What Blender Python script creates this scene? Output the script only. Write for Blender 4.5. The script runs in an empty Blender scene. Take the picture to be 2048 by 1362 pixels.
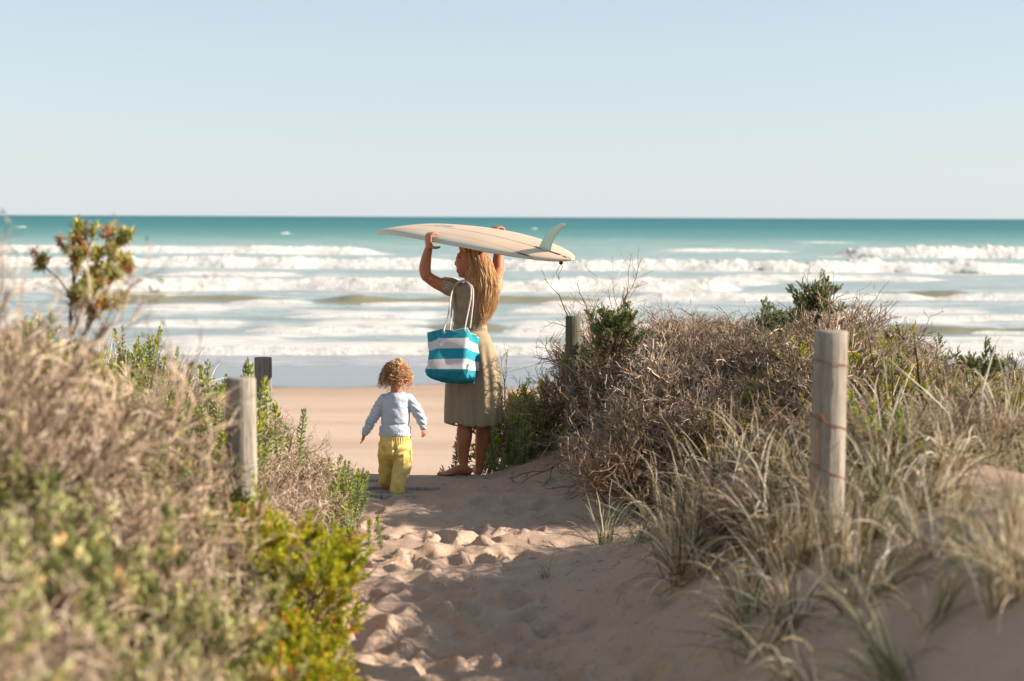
import bpy, math, random
import numpy as np
from mathutils import Vector, Matrix, Euler

rng = np.random.default_rng(7)
random.seed(7)
SC = bpy.context.scene
COL = SC.collection
PI = math.pi

# ------------------------------------------------------------------ camera
FPX = 3400.0                       # focal length in photo pixels (2048 wide)
EYE = 4.0                          # camera height above the sea
cam_d = bpy.data.cameras.new('camera')
cam_d.sensor_width = 36.0
cam_d.lens = 36.0 * FPX / 2048.0
cam_d.clip_start = 0.1
cam_d.clip_end = 60000.0
cam_d.dof.use_dof = True
cam_d.dof.focus_distance = 12.0
cam_d.dof.aperture_fstop = 2.3
cam = bpy.data.objects.new('camera', cam_d)
COL.objects.link(cam)
cam.location = (0, 0, EYE)
PITCH = math.atan((681 - 434) / FPX)
ROLL = math.radians(0.24)
CR = Matrix.Rotation(PI / 2 - PITCH, 3, 'X') @ Matrix.Rotation(ROLL, 3, 'Z')
cam.rotation_euler = CR.to_euler()
SC.camera = cam

# ------------------------------------------------------------------ light
SUN_EL = math.radians(24.0)
SUN_AZ = math.radians(-2.0)         # 0 = exactly from the right (+x), positive = from beyond
world = bpy.data.worlds.new('World')
SC.world = world
world.use_nodes = True
wn = world.node_tree.nodes
wl = world.node_tree.links
for n in list(wn):
    wn.remove(n)
w_out = wn.new('ShaderNodeOutputWorld')
w_bg = wn.new('ShaderNodeBackground')
w_sky = wn.new('ShaderNodeTexSky')
w_sky.sky_type = 'NISHITA'
w_sky.sun_disc = False
w_sky.sun_elevation = SUN_EL
w_sky.sun_rotation = PI / 2 - SUN_AZ
w_sky.altitude = 0
w_sky.air_density = 0.75
w_sky.dust_density = 0.45
w_sky.ozone_density = 1.6
w_bg.inputs[1].default_value = 0.072
w_hs = wn.new('ShaderNodeHueSaturation')
w_hs.inputs['Hue'].default_value = 0.483
w_hs.inputs['Saturation'].default_value = 0.85
wl.new(w_sky.outputs[0], w_hs.inputs['Color'])
w_mx = wn.new('ShaderNodeMix')
w_mx.data_type = 'RGBA'
w_tc = wn.new('ShaderNodeTexCoord')
w_sx = wn.new('ShaderNodeSeparateXYZ')
wl.new(w_tc.outputs['Generated'], w_sx.inputs[0])
w_mr = wn.new('ShaderNodeValToRGB')                      # haze is thick at the horizon and thins towards the zenith
w_e = w_mr.color_ramp.elements
w_e[0].position = 0.0
w_e[0].color = (.86, .86, .86, 1)
w_e[1].position = 1.0
w_e[1].color = (.25, .25, .25, 1)
for w_p, w_v in ((.06, .60), (.16, .42), (.4, .32)):
    w_q = w_e.new(w_p)
    w_q.color = (w_v, w_v, w_v, 1)
wl.new(w_sx.outputs['Z'], w_mr.inputs[0])
wl.new(w_mr.outputs[0], w_mx.inputs[0])
w_mx.inputs[7].default_value = (4.85, 5.2, 5.45, 1)      # thin high haze evens the clear sky out
wl.new(w_hs.outputs[0], w_mx.inputs[6])
wl.new(w_mx.outputs[2], w_bg.inputs[0])
wl.new(w_bg.outputs[0], w_out.inputs[0])
sun_d = bpy.data.lights.new('sun', 'SUN')
sun_d.energy = 5.0
sun_d.angle = math.radians(0.5)
sun_d.color = (1.0, 0.85, 0.69)
sun = bpy.data.objects.new('sun', sun_d)
COL.objects.link(sun)
sun.location = (30, 10, 30)
sun.rotation_euler = (Matrix.Rotation(SUN_AZ, 3, 'Z') @ Matrix.Rotation(PI / 2 - SUN_EL, 3, 'Y')).to_euler()
SC.view_settings.view_transform = 'Standard'
SC.view_settings.look = 'None'
SC.view_settings.exposure = 1.1
SC.view_settings.gamma = 1.0
SC.view_settings.use_curve_mapping = False
SC.render.engine = 'CYCLES'
SC.cycles.max_bounces = 6
SC.cycles.diffuse_bounces = 2
SC.cycles.glossy_bounces = 3
SC.cycles.transmission_bounces = 3
SC.cycles.caustics_reflective = False
SC.cycles.caustics_refractive = False

CRn = np.array([list(r) for r in CR])


def W(u, v, Y):
    """point of the place at distance Y along the beach axis seen at photo pixel u, v"""
    d = CRn @ np.array([(u - 1024) / FPX, (681 - v) / FPX, -1.0])
    d = d / d[1] * Y
    return np.array([d[0], Y, d[2] + EYE])


def XU(u, Y):
    return (u - 1024) / FPX * Y


def lin(h):
    h = h.lstrip('#')
    out = []
    for i in (0, 2, 4):
        c = int(h[i:i + 2], 16) / 255
        out.append(c / 12.92 if c <= 0.04045 else ((c + 0.055) / 1.055) ** 2.4)
    return tuple(out) + (1.0,)


# ------------------------------------------------------------------ noise
def _hash(ix, iy, seed):
    h = (ix.astype(np.int64) * 374761393 + iy.astype(np.int64) * 668265263 + seed * 1442695041) & 0xFFFFFFFF
    h = ((h ^ (h >> 13)) * 1274126177) & 0xFFFFFFFF
    h = h ^ (h >> 16)
    return (h & 0xFFFF) / 65535.0


def vnoise(x, y, seed=0):
    x = np.asarray(x, float); y = np.asarray(y, float)
    ix = np.floor(x); iy = np.floor(y)
    fx = x - ix; fy = y - iy
    fx = fx * fx * (3 - 2 * fx); fy = fy * fy * (3 - 2 * fy)
    a = _hash(ix, iy, seed); b = _hash(ix + 1, iy, seed)
    c = _hash(ix, iy + 1, seed); d = _hash(ix + 1, iy + 1, seed)
    return (a * (1 - fx) + b * fx) * (1 - fy) + (c * (1 - fx) + d * fx) * fy


def fbm(x, y, seed=0, oct=4):
    s = 0; a = 0.5; t = 0
    for o in range(oct):
        s = s + a * vnoise(x * 2 ** o, y * 2 ** o, seed + o * 17); t += a; a *= 0.5
    return s / t


def sstep(a, b, x):
    t = np.clip((x - a) / (b - a), 0, 1)
    return t * t * (3 - 2 * t)


# ------------------------------------------------------------------ mesh helpers
class MB:
    """collects geometry and links it as one mesh object"""
    def __init__(self):
        self.V = []; self.F = []; self.n = 0; self.T = []

    def add(self, v, f, mat=0, tone=0.5):
        v = np.asarray(v, np.float32).reshape(-1, 3); f = np.asarray(f, np.int64)
        self.V.append(v); self.F.append((f + self.n, mat))
        t = np.full(len(v), tone, np.float32) if np.isscalar(tone) else np.asarray(tone, np.float32).reshape(-1)
        self.T.append(t); self.n += len(v)

    def grid(self, P, mat=0, tone=0.5, closed=False):
        """P (rows, cols, 3); closed joins last column to first"""
        P = np.asarray(P); r, c = P.shape[:2]
        i = np.arange(r - 1)[:, None]; j = np.arange(c if closed else c - 1)[None, :]
        j2 = (j + 1) % c
        f = np.stack([i * c + j, i * c + j2, (i + 1) * c + j2, (i + 1) * c + j], -1).reshape(-1, 4)
        self.add(P.reshape(-1, 3), f, mat, tone if np.isscalar(tone) else np.asarray(tone).reshape(-1))

    def tubes(self, P, R, sides=3, mat=0, tone=None, flat=1.0, side=None):
        """P (n,k,3) polylines, R (n,k) radii"""
        P = np.asarray(P, float); n, k = P.shape[:2]
        if n == 0: return
        R = np.broadcast_to(np.asarray(R, float), (n, k))
        d = P[:, -1] - P[:, 0]; d /= np.linalg.norm(d, axis=1, keepdims=True) + 1e-9
        if side is None:
            a = np.cross(d, np.array([0.31, 0.17, 0.93]))
        else:
            a = np.broadcast_to(side, (n, 3)) - d * np.sum(side * d, 1, keepdims=True)
        a /= np.linalg.norm(a, axis=1, keepdims=True) + 1e-9
        b = np.cross(d, a)
        th = np.arange(sides) * 2 * PI / sides
        off = a[:, None, :] * np.cos(th)[None, :, None] + flat * b[:, None, :] * np.sin(th)[None, :, None]
        v = P[:, :, None, :] + off[:, None] * R[:, :, None, None]
        idx = np.arange(n * k * sides).reshape(n, k, sides)
        i0 = idx[:, :-1]; i1 = idx[:, 1:]
        f = np.stack([i0, np.roll(i0, -1, 2), np.roll(i1, -1, 2), i1], -1).reshape(-1, 4)
        if tone is None: tone = rng.random(n)
        t = np.repeat(np.broadcast_to(np.asarray(tone, float), (n,)), k * sides)
        self.add(v.reshape(-1, 3), f, mat, t)

    def leaves(self, C, D, L, Wd, mat=0, tone=None, cup=0.15):
        """diamond leaves: base C, direction D, length L, width Wd"""
        C = np.asarray(C, float); n = len(C)
        if n == 0: return
        D = D / (np.linalg.norm(D, axis=1, keepdims=True) + 1e-9)
        r = rng.normal(size=(n, 3)); s = np.cross(D, r); s /= np.linalg.norm(s, axis=1, keepdims=True) + 1e-9
        nn = np.cross(s, D)
        L = np.broadcast_to(L, (n,))[:, None]; Wd = np.broadcast_to(Wd, (n,))[:, None]
        v = np.stack([C, C + D * L * 0.5 + s * Wd * 0.5 + nn * L * cup, C + D * L, C + D * L * 0.5 - s * Wd * 0.5 + nn * L * cup], 1)
        f = np.arange(n * 4).reshape(n, 4)
        if tone is None: tone = rng.random(n)
        self.add(v.reshape(-1, 3), f, mat, np.repeat(np.broadcast_to(tone, (n,)), 4))

    def ribbons(self, P, Wd, S, mat=0, tone=None, fold=0.3):
        """blades: P (n,k,3), width (n,k), side vectors S (n,3), folded along the midrib"""
        n, k = P.shape[:2]
        if n == 0: return
        d = P[:, -1] - P[:, 0]
        S = S / (np.linalg.norm(S, axis=1, keepdims=True) + 1e-9)
        nn = np.cross(d, S); nn /= np.linalg.norm(nn, axis=1, keepdims=True) + 1e-9
        Wd = np.broadcast_to(Wd, (n, k))[:, :, None]
        a = P - S[:, None] * Wd * .5 + nn[:, None] * Wd * fold
        b = P + S[:, None] * Wd * .5 + nn[:, None] * Wd * fold
        v = np.stack([a, P, b], 2)
        idx = np.arange(n * k * 3).reshape(n, k, 3)
        f = np.stack([idx[:, :-1, :-1], idx[:, :-1, 1:], idx[:, 1:, 1:], idx[:, 1:, :-1]], -1).reshape(-1, 4)
        if tone is None: tone = rng.random(n)
        t = np.repeat(np.broadcast_to(tone, (n,)), k * 3)
        self.add(v.reshape(-1, 3), f, mat, t)

    def mesh(self, name, mats, smooth=False, attrs=None):
        me = bpy.data.meshes.new(name)
        V = np.concatenate(self.V); me.vertices.add(len(V)); me.vertices.foreach_set('co', V.ravel())
        loops = []; starts = []; mi = []; s = 0
        for f, m in self.F:
            k = f.shape[1]
            loops.append(f.ravel()); starts.append(s + np.arange(len(f)) * k); mi.append(np.full(len(f), m)); s += f.size
        loops = np.concatenate(loops); starts = np.concatenate(starts); mi = np.concatenate(mi)
        me.loops.add(len(loops)); me.loops.foreach_set('vertex_index', loops.astype(np.int32))
        me.polygons.add(len(starts)); me.polygons.foreach_set('loop_start', starts.astype(np.int32))
        for m in (mats if isinstance(mats, (list, tuple)) else [mats]):
            me.materials.append(m)
        me.polygons.foreach_set('material_index', mi.astype(np.int32))
        me.polygons.foreach_set('use_smooth', np.full(len(starts), smooth))
        at = me.attributes.new('tone', 'FLOAT', 'POINT'); at.data.foreach_set('value', np.concatenate(self.T))
        for kname, arr in (attrs or {}).items():
            if arr.ndim == 2:
                at = me.attributes.new(kname, 'FLOAT_VECTOR', 'POINT'); at.data.foreach_set('vector', arr.astype(np.float32).ravel())
            else:
                at = me.attributes.new(kname, 'FLOAT', 'POINT'); at.data.foreach_set('value', arr.astype(np.float32))
        me.update(calc_edges=True); me.validate()
        return me

    def build(self, name, mats, parent=None, smooth=False, attrs=None, loc=None):
        if parent is not None and loc is None:
            base = np.array(parent.location, np.float32)
            if parent.parent is not None and parent.parent.type == 'EMPTY' and parent.type != 'EMPTY':
                base = np.array(parent.parent.location, np.float32)
            self.V = [v - base for v in self.V]
        elif loc is not None:
            self.V = [v - np.array(loc, np.float32) for v in self.V]
        return link(name, self.mesh(name, mats, smooth, attrs), parent, loc if parent is None else None)


def link(name, me, parent=None, loc=None):
    o = bpy.data.objects.new(name, me); COL.objects.link(o)
    if parent is not None: o.parent = parent
    if loc is not None: o.location = [float(q) for q in loc]
    return o


def tag(o, label=None, cat=None, group=None, kind=None):
    if label: o['label'] = label
    if cat: o['category'] = cat
    if group: o['group'] = group
    if kind: o['kind'] = kind
    return o


def thing(name, loc, label, cat, group=None):
    o = bpy.data.objects.new(name, None); COL.objects.link(o)
    o.location = [float(q) for q in loc]; o.empty_display_size = 0.1
    return tag(o, label, cat, group)


# ------------------------------------------------------------------ materials
class NT:
    def __init__(self, name):
        self.m = bpy.data.materials.new(name); self.m.use_nodes = True
        self.t = self.m.node_tree; self.N = self.t.nodes; self.L = self.t.links
        self.b = self.N['Principled BSDF']; self.out = self.N['Material Output']

    def n(self, ty, **kw):
        o = self.N.new(ty)
        for k, v in kw.items():
            if k.startswith('i_'):
                o.inputs[k[2:].replace('_', ' ')].default_value = v
            else:
                setattr(o, k, v)
        return o

    def l(self, a, b): self.L.new(a, b)

    def ramp(self, fac, stops, interp='LINEAR'):
        r = self.N.new('ShaderNodeValToRGB'); e = r.color_ramp.elements
        r.color_ramp.interpolation = interp
        while len(e) < len(stops): e.new(0.5)
        for k, (p, c) in enumerate(stops):
            e[k].position = p; e[k].color = lin(c) if isinstance(c, str) else ((c,) * 3 + (1,) if np.isscalar(c) else tuple(c))
        self.l(fac, r.inputs[0]); return r.outputs[0]

    def noise(self, scale, detail=4, rough=0.55, vec=None, dist=0.0):
        o = self.n('ShaderNodeTexNoise'); o.inputs['Scale'].default_value = scale
        o.inputs['Detail'].default_value = detail; o.inputs['Roughness'].default_value = rough
        o.inputs['Distortion'].default_value = dist
        if vec is not None: self.l(vec, o.inputs['Vector'])
        return o.outputs['Fac']

    def mix(self, fac, a, b, typ='MIX'):
        o = self.n('ShaderNodeMix', data_type='RGBA', blend_type=typ)
        for k, x in ((0, fac), (6, a), (7, b)):
            if hasattr(x, 'is_linked') or hasattr(x, 'links'): self.l(x, o.inputs[k])
            else: o.inputs[k].default_value = x if k == 0 else (lin(x) if isinstance(x, str) else tuple(x))
        return o.outputs[2]

    def math(self, op, a, b=0.0, c=None, clamp=False):
        o = self.n('ShaderNodeMath', operation=op); o.use_clamp = clamp
        for k, x in enumerate((a, b, c)):
            if x is None: continue
            if hasattr(x, 'links'): self.l(x, o.inputs[k])
            else: o.inputs[k].default_value = x
        return o.outputs[0]

    def attr(self, name):
        o = self.n('ShaderNodeAttribute', attribute_name=name); return o

    def maprange(self, v, a, b, c=0.0, d=1.0, smooth=False):
        o = self.n('ShaderNodeMapRange'); o.clamp = True
        if smooth: o.interpolation_type = 'SMOOTHSTEP'
        self.l(v, o.inputs[0])
        for k, x in zip((1, 2, 3, 4), (a, b, c, d)): o.inputs[k].default_value = x
        return o.outputs[0]

    def pos(self):
        return self.n('ShaderNodeNewGeometry').outputs['Position']

    def obj(self):
        return self.n('ShaderNodeTexCoord').outputs['Object']

    def scale(self, vec, s):
        o = self.n('ShaderNodeMapping'); o.inputs['Scale'].default_value = s; self.l(vec, o.inputs['Vector']); return o.outputs[0]

    def bump(self, h, strength, dist, prev=None):
        o = self.n('ShaderNodeBump'); o.inputs['Strength'].default_value = strength; o.inputs['Distance'].default_value = dist
        self.l(h, o.inputs['Height'])
        if prev is not None: self.l(prev, o.inputs['Normal'])
        return o.outputs[0]


def mat_tone(name, stops, rough=0.7, trans=0.0, spec=0.3, nscale=None, ncol=None, namt=0.5):
    """plant / hair colour picked by the per-piece tone attribute"""
    t = NT(name); a = t.attr('tone').outputs['Fac']
    c = t.ramp(a, stops)
    if nscale:
        f = t.noise(nscale, 3, 0.6, t.pos())
        f = t.maprange(f, 0.35, 0.7, 0, namt)
        c = t.mix(f, c, ncol)
    t.l(c, t.b.inputs['Base Color']); t.b.inputs['Roughness'].default_value = rough
    t.b.inputs['Specular IOR Level'].default_value = spec
    if trans > 0:
        tr = t.n('ShaderNodeBsdfTranslucent'); t.l(c, tr.inputs[0])
        ms = t.n('ShaderNodeMixShader'); ms.inputs[0].default_value = trans
        t.l(t.b.outputs[0], ms.inputs[1]); t.l(tr.outputs[0], ms.inputs[2]); t.l(ms.outputs[0], t.out.inputs[0])
    return t.m


def mat_plain(name, col, rough=0.6, spec=0.4, nscale=None, col2=None, bump=0.0, bscale=200):
    t = NT(name)
    if nscale:
        f = t.noise(nscale, 4, 0.6, t.obj())
        t.l(t.mix(t.maprange(f, 0.3, 0.7), col, col2), t.b.inputs['Base Color'])
    else:
        t.b.inputs['Base Color'].default_value = lin(col)
    t.b.inputs['Roughness'].default_value = rough
    t.b.inputs['Specular IOR Level'].default_value = spec
    if bump: t.l(t.bump(t.noise(bscale, 3, 0.6, t.obj()), 0.6, bump), t.b.inputs['Normal'])
    return t.m


# ------------------------------------------------------------------ the lie of the sand
def G(x, Y):
    """sand height at x, Y (smooth, without footprints)"""
    x = np.asarray(x, float); Y = np.asarray(Y, float)
    yc = Y - 1.8 * sstep(-0.2, 0.5, x) - 0.3 * sstep(-1.4, -2.2, x) * 4      # crest stands further out under the banks
    yc = np.where(Y > 11.5, np.maximum(yc, 11.5), Y)
    p = np.interp(yc, [-40, 0, 3, 6.4, 9, 11.3, 12.25, 12.7, 14, 16, 19, 22, 28, 40, 50, 80],
                  [-1.5, -1.55, -1.6, -1.74, -1.80, -1.84, -1.865, -1.95, -2.5, -3.1, -3.6, -3.76, -3.84, -3.93, -4.02, -4.6])
    xr = np.interp(Y, [0, 3, 5, 6.4, 8, 9.4, 10.4, 11.3, 12], [.45, .3, .12, .0, .0, .35, .3, 0, -.2])
    wr = np.interp(Y, [5, 7, 8, 9.4, 10.5, 12], [1.7, 1.9, 2.0, 2.4, 2.2, 2.1])
    hr = np.interp(Y, [5, 8, 9.4, 10.5, 12], [.80, .74, .50, .68, .74]) - .26 * sstep(2.0, 3.6, x) * sstep(9, 11, Y)
    xl = np.interp(Y, [0, 3, 5, 6.4, 9, 11, 12], [-.3, -.35, -.45, -.6, -1.0, -1.25, -1.45])
    fade = 1 - sstep(14.5, 20, Y)
    fl = 1 - sstep(12.3, 16, Y)
    h = p + hr * sstep(0, 1, (x - xr) / wr) * fade + np.interp(Y, [8, 10.5, 12], [.85, .72, .60]) * sstep(0, 1, (xl - x) / 1.3) * fl
    n = (fbm(x * .7 + 5, Y * .7, 3, 3) - .5) * .22 * sstep(.2, 1.5, np.abs(x + .4) - .3) * (1 - sstep(14, 20, Y))
    n2 = (fbm(x * 2.2, Y * 2.2, 9, 3) - .5) * .07 * (1 - sstep(12.0, 14.0, Y))
    return h + n + n2 + EYE


def at_ground(u, Y, sink=0.0):
    x = XU(u, Y); return np.array([x, Y, float(G(x, Y)) - sink])
# ------------------------------------------------------------------ sand
def build_sand():
    def axis(parts):
        out = []
        for a, b, s in parts: out += list(np.arange(a, b, s))
        return np.array(out)
    ys = axis([(-40, 0, 4), (0, 4, .2), (4, 5.2, .05), (5.2, 12.6, .022), (12.6, 16, .06), (16, 26, .2), (26, 60, .5), (60, 90.1, 6)])
    xs = axis([(-60, -12, 4), (-12, -4, .4), (-4, -1.8, .07), (-1.8, 1.7, .022), (1.7, 4, .06), (4, 12, .4), (12, 60.1, 4)])
    X, Y = np.meshgrid(xs, ys)
    Z = G(X, Y)
    # trodden path: prints of many feet, each a heel-to-toe hollow with a pushed-up rim
    path = (1 - sstep(.55, 1.1, np.abs(X + .25 + .07 * (Y - 8)))) * (1 - sstep(11.0, 12.2, Y)) * sstep(3, 5, Y)
    r = np.random.default_rng(11)
    D = np.zeros_like(Z)
    for k in range(230):
        py = r.uniform(5.0, 11.3); px = -.25 - .07 * (py - 8) + r.normal(0, .36)
        a = r.normal(0, .45) + (PI if r.random() < .4 else 0)
        L = r.uniform(.085, .15); w = L * r.uniform(.42, .6); dep = r.uniform(.018, .048) * (0.55 if py > 10 else 1)
        iy = np.searchsorted(ys, [py - .4, py + .4]); ix = np.searchsorted(xs, [px - .4, px + .4])
        sl = (slice(iy[0], iy[1]), slice(ix[0], ix[1]))
        dx = X[sl] - px; dy = Y[sl] - py
        u = dx * math.cos(a) - dy * math.sin(a); v = dx * math.sin(a) + dy * math.cos(a)
        q = np.sqrt((u / w) ** 2 + (v / L) ** 2)
        d = D[sl] * (1 - .75 * np.exp(-(q / .95) ** 4))
        d += -dep * np.exp(-(q / .85) ** 6) + dep * .50 * np.exp(-((q - 1.35) / .30) ** 2) * (0.6 + .6 * np.sin(3 * np.arctan2(v, u) + k))
        D[sl] = d
    Z += D * path
    rough = fbm(X * 7, Y * 7, 21, 4) - .5
    Z += rough * .05 * (.12 + path * .9) * (1 - sstep(12.3, 13.5, Y)) * sstep(2, 4, Y)
    # wind ripples running along the shaded right-hand slope
    rip = np.sin((X * .55 + Y * 1.0 + .35 * fbm(X * 2, Y * 2, 31, 2)) * 2 * PI / .16)
    Z += rip * .0055 * sstep(.1, .4, X) * (1 - sstep(9, 10, Y)) * sstep(2, 4, Y)
    # the beach: low bars left by the last tide
    Z += (fbm(X * .06, Y * .9, 41, 3) - .5) * .05 * sstep(17, 22, Y) * (1 - sstep(36, 40, Y))
    mb = MB(); mb.grid(np.stack([X, Y, Z], -1))
    t = NT('sand')
    pos = t.pos(); sx = t.n('ShaderNodeSeparateXYZ'); t.l(pos, sx.inputs[0])
    n1 = t.noise(1.6, 5, .6, pos); n2 = t.noise(90, 4, .7, pos)
    c = t.mix(t.maprange(n1, .3, .7), '#c4ac99', '#b69e8b')
    c = t.mix(t.maprange(n2, .35, .75, 0, .4), c, '#8c705c')
    # flecks of broken stems and shell
    vo = t.n('ShaderNodeTexVoronoi'); vo.inputs['Scale'].default_value = 30; t.l(t.scale(pos, (1, .4, 1)), vo.inputs['Vector'])
    fl = t.maprange(vo.outputs['Distance'], .05, .11, 1, 0)
    patch = t.maprange(t.noise(1.3, 4, .7, pos), .44, .58)
    near = t.maprange(sx.outputs['Y'], 13, 16, 1, .0)
    c = t.mix(t.math('MULTIPLY', t.math('MULTIPLY', fl, patch), near), c, '#33251e')
    # damp bands along the beach
    bn = t.noise(1.0, 4, .55, t.scale(pos, (.035, .55, .1)))
    beach = t.maprange(sx.outputs['Y'], 18, 24)
    c = t.mix(t.math('MULTIPLY', beach, .55), c, '#d0bcab')
    c = t.mix(t.math('MULTIPLY', t.maprange(bn, .42, .66, 0, .6), beach), c, '#b0947f')
    spots = t.maprange(t.noise(1.0, 5, .7, t.scale(pos, (.9, 2.2, 1))), .63, .70, 0, .35)
    c = t.mix(t.math('MULTIPLY', spots, beach), c, '#a08068')
    # wet mirror next to the water
    wob = t.math('MULTIPLY', t.math('SUBTRACT', t.noise(.22, 4, .6, pos), .5), 4.5)
    wy = t.math('ADD', sx.outputs['Y'], wob)
    damp = t.maprange(wy, 34.0, 39.5); wet = t.maprange(wy, 38.4, 39.2, 0, 1, True)
    c = t.mix(t.math('MULTIPLY', damp, .45), c, '#8f7666')
    c = t.mix(wet, c, '#6f6a68')
    t.l(c, t.b.inputs['Base Color'])
    t.l(t.math('SUBTRACT', .95, t.math('MULTIPLY', wet, .81)), t.b.inputs['Roughness'])
    t.l(t.math('ADD', .15, t.math('MULTIPLY', wet, .65)), t.b.inputs['Specular IOR Level'])
    dry = t.math('SUBTRACT', 1.0, wet)
    bh = t.math('ADD', t.math('MULTIPLY', t.noise(30, 5, .65, pos), .6), t.math('MULTIPLY', t.noise(240, 2, .6, pos), .25))
    bp = t.n('ShaderNodeBump'); bp.inputs['Distance'].default_value = .028; t.l(bh, bp.inputs['Height'])
    t.l(t.math('MULTIPLY', dry, .55), bp.inputs['Strength']); t.l(bp.outputs[0], t.b.inputs['Normal'])
    o = mb.build('sand_ground', t.m, smooth=True); tag(o, kind='structure')


build_sand()

# ------------------------------------------------------------------ sea
# each line of surf: (photo v of its foot at u=0, at u=2048, height in m, [broken stretches u0,u1,strength], [green faces u0,u1])
SURF = [
    (503, 517, 1.15, [(-60, 790, .62), (1640, 2300, .98)], []),
    (497, 506, .5, [(1300, 1600, .55)], []),
    (478, 487, .5, [(1560, 1740, .3)], []),
    (533, 545, .85, [(-100, 2400, 1.0)], []),
    (576, 585, .58, [(-100, 1500, 1.0)], []),
    (560, 572, .40, [(560, 900, .9), (1180, 1560, .9)], []),
    (592, 601, .34, [(1240, 1900, .8), (1840, 2400, 1.0)], [(1740, 1960)]),
    (604, 611, .25, [(440, 660, .45), (690, 930, .38), (1040, 1300, .45)], [(150, 560), (640, 1190)]),
    (632, 640, .16, [(560, 900, .7), (1560, 2300, 1.0)], []),
    (647, 655, .10, [(250, 520, .8), (600, 880, .8), (1000, 1350, 1.0)], []),
    (618, 626, .12, [(1000, 1300, .9), (1600, 2000, .7), (250, 480, .6)], []),
    (548, 560, .30, [(300, 620, .8), (1400, 1900, .9)], []),
    (662, 671, .20, [(470, 900, .62), (980, 1200, .7), (1900, 2200, .6)], [(850, 1010), (1760, 2160)]),
    (683, 692, .12, [(300, 600, .7), (1760, 2100, .5)], []),
    (704, 711, .16, [(300, 1300, 1.0), (1400, 2300, .8)], []),
]


def Yv(v):
    return EYE / np.maximum((v - 434.0), .15) * FPX


def surf_line(w, u):
    """distance and foot of a line of surf at photo column u"""
    vv = w[0] + (w[1] - w[0]) * u / 2048 - (4.0 + 8.0 * u / 2048) * 0
    roll = (u - 1024) * 8.3 / 2048.0
    wob = (fbm(u / 260.0, np.full_like(u, w[0] * .37), 5, 3) - .5) * 10 * (w[0] - 430) / 170
    return Yv(vv - roll + wob * .8)


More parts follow.
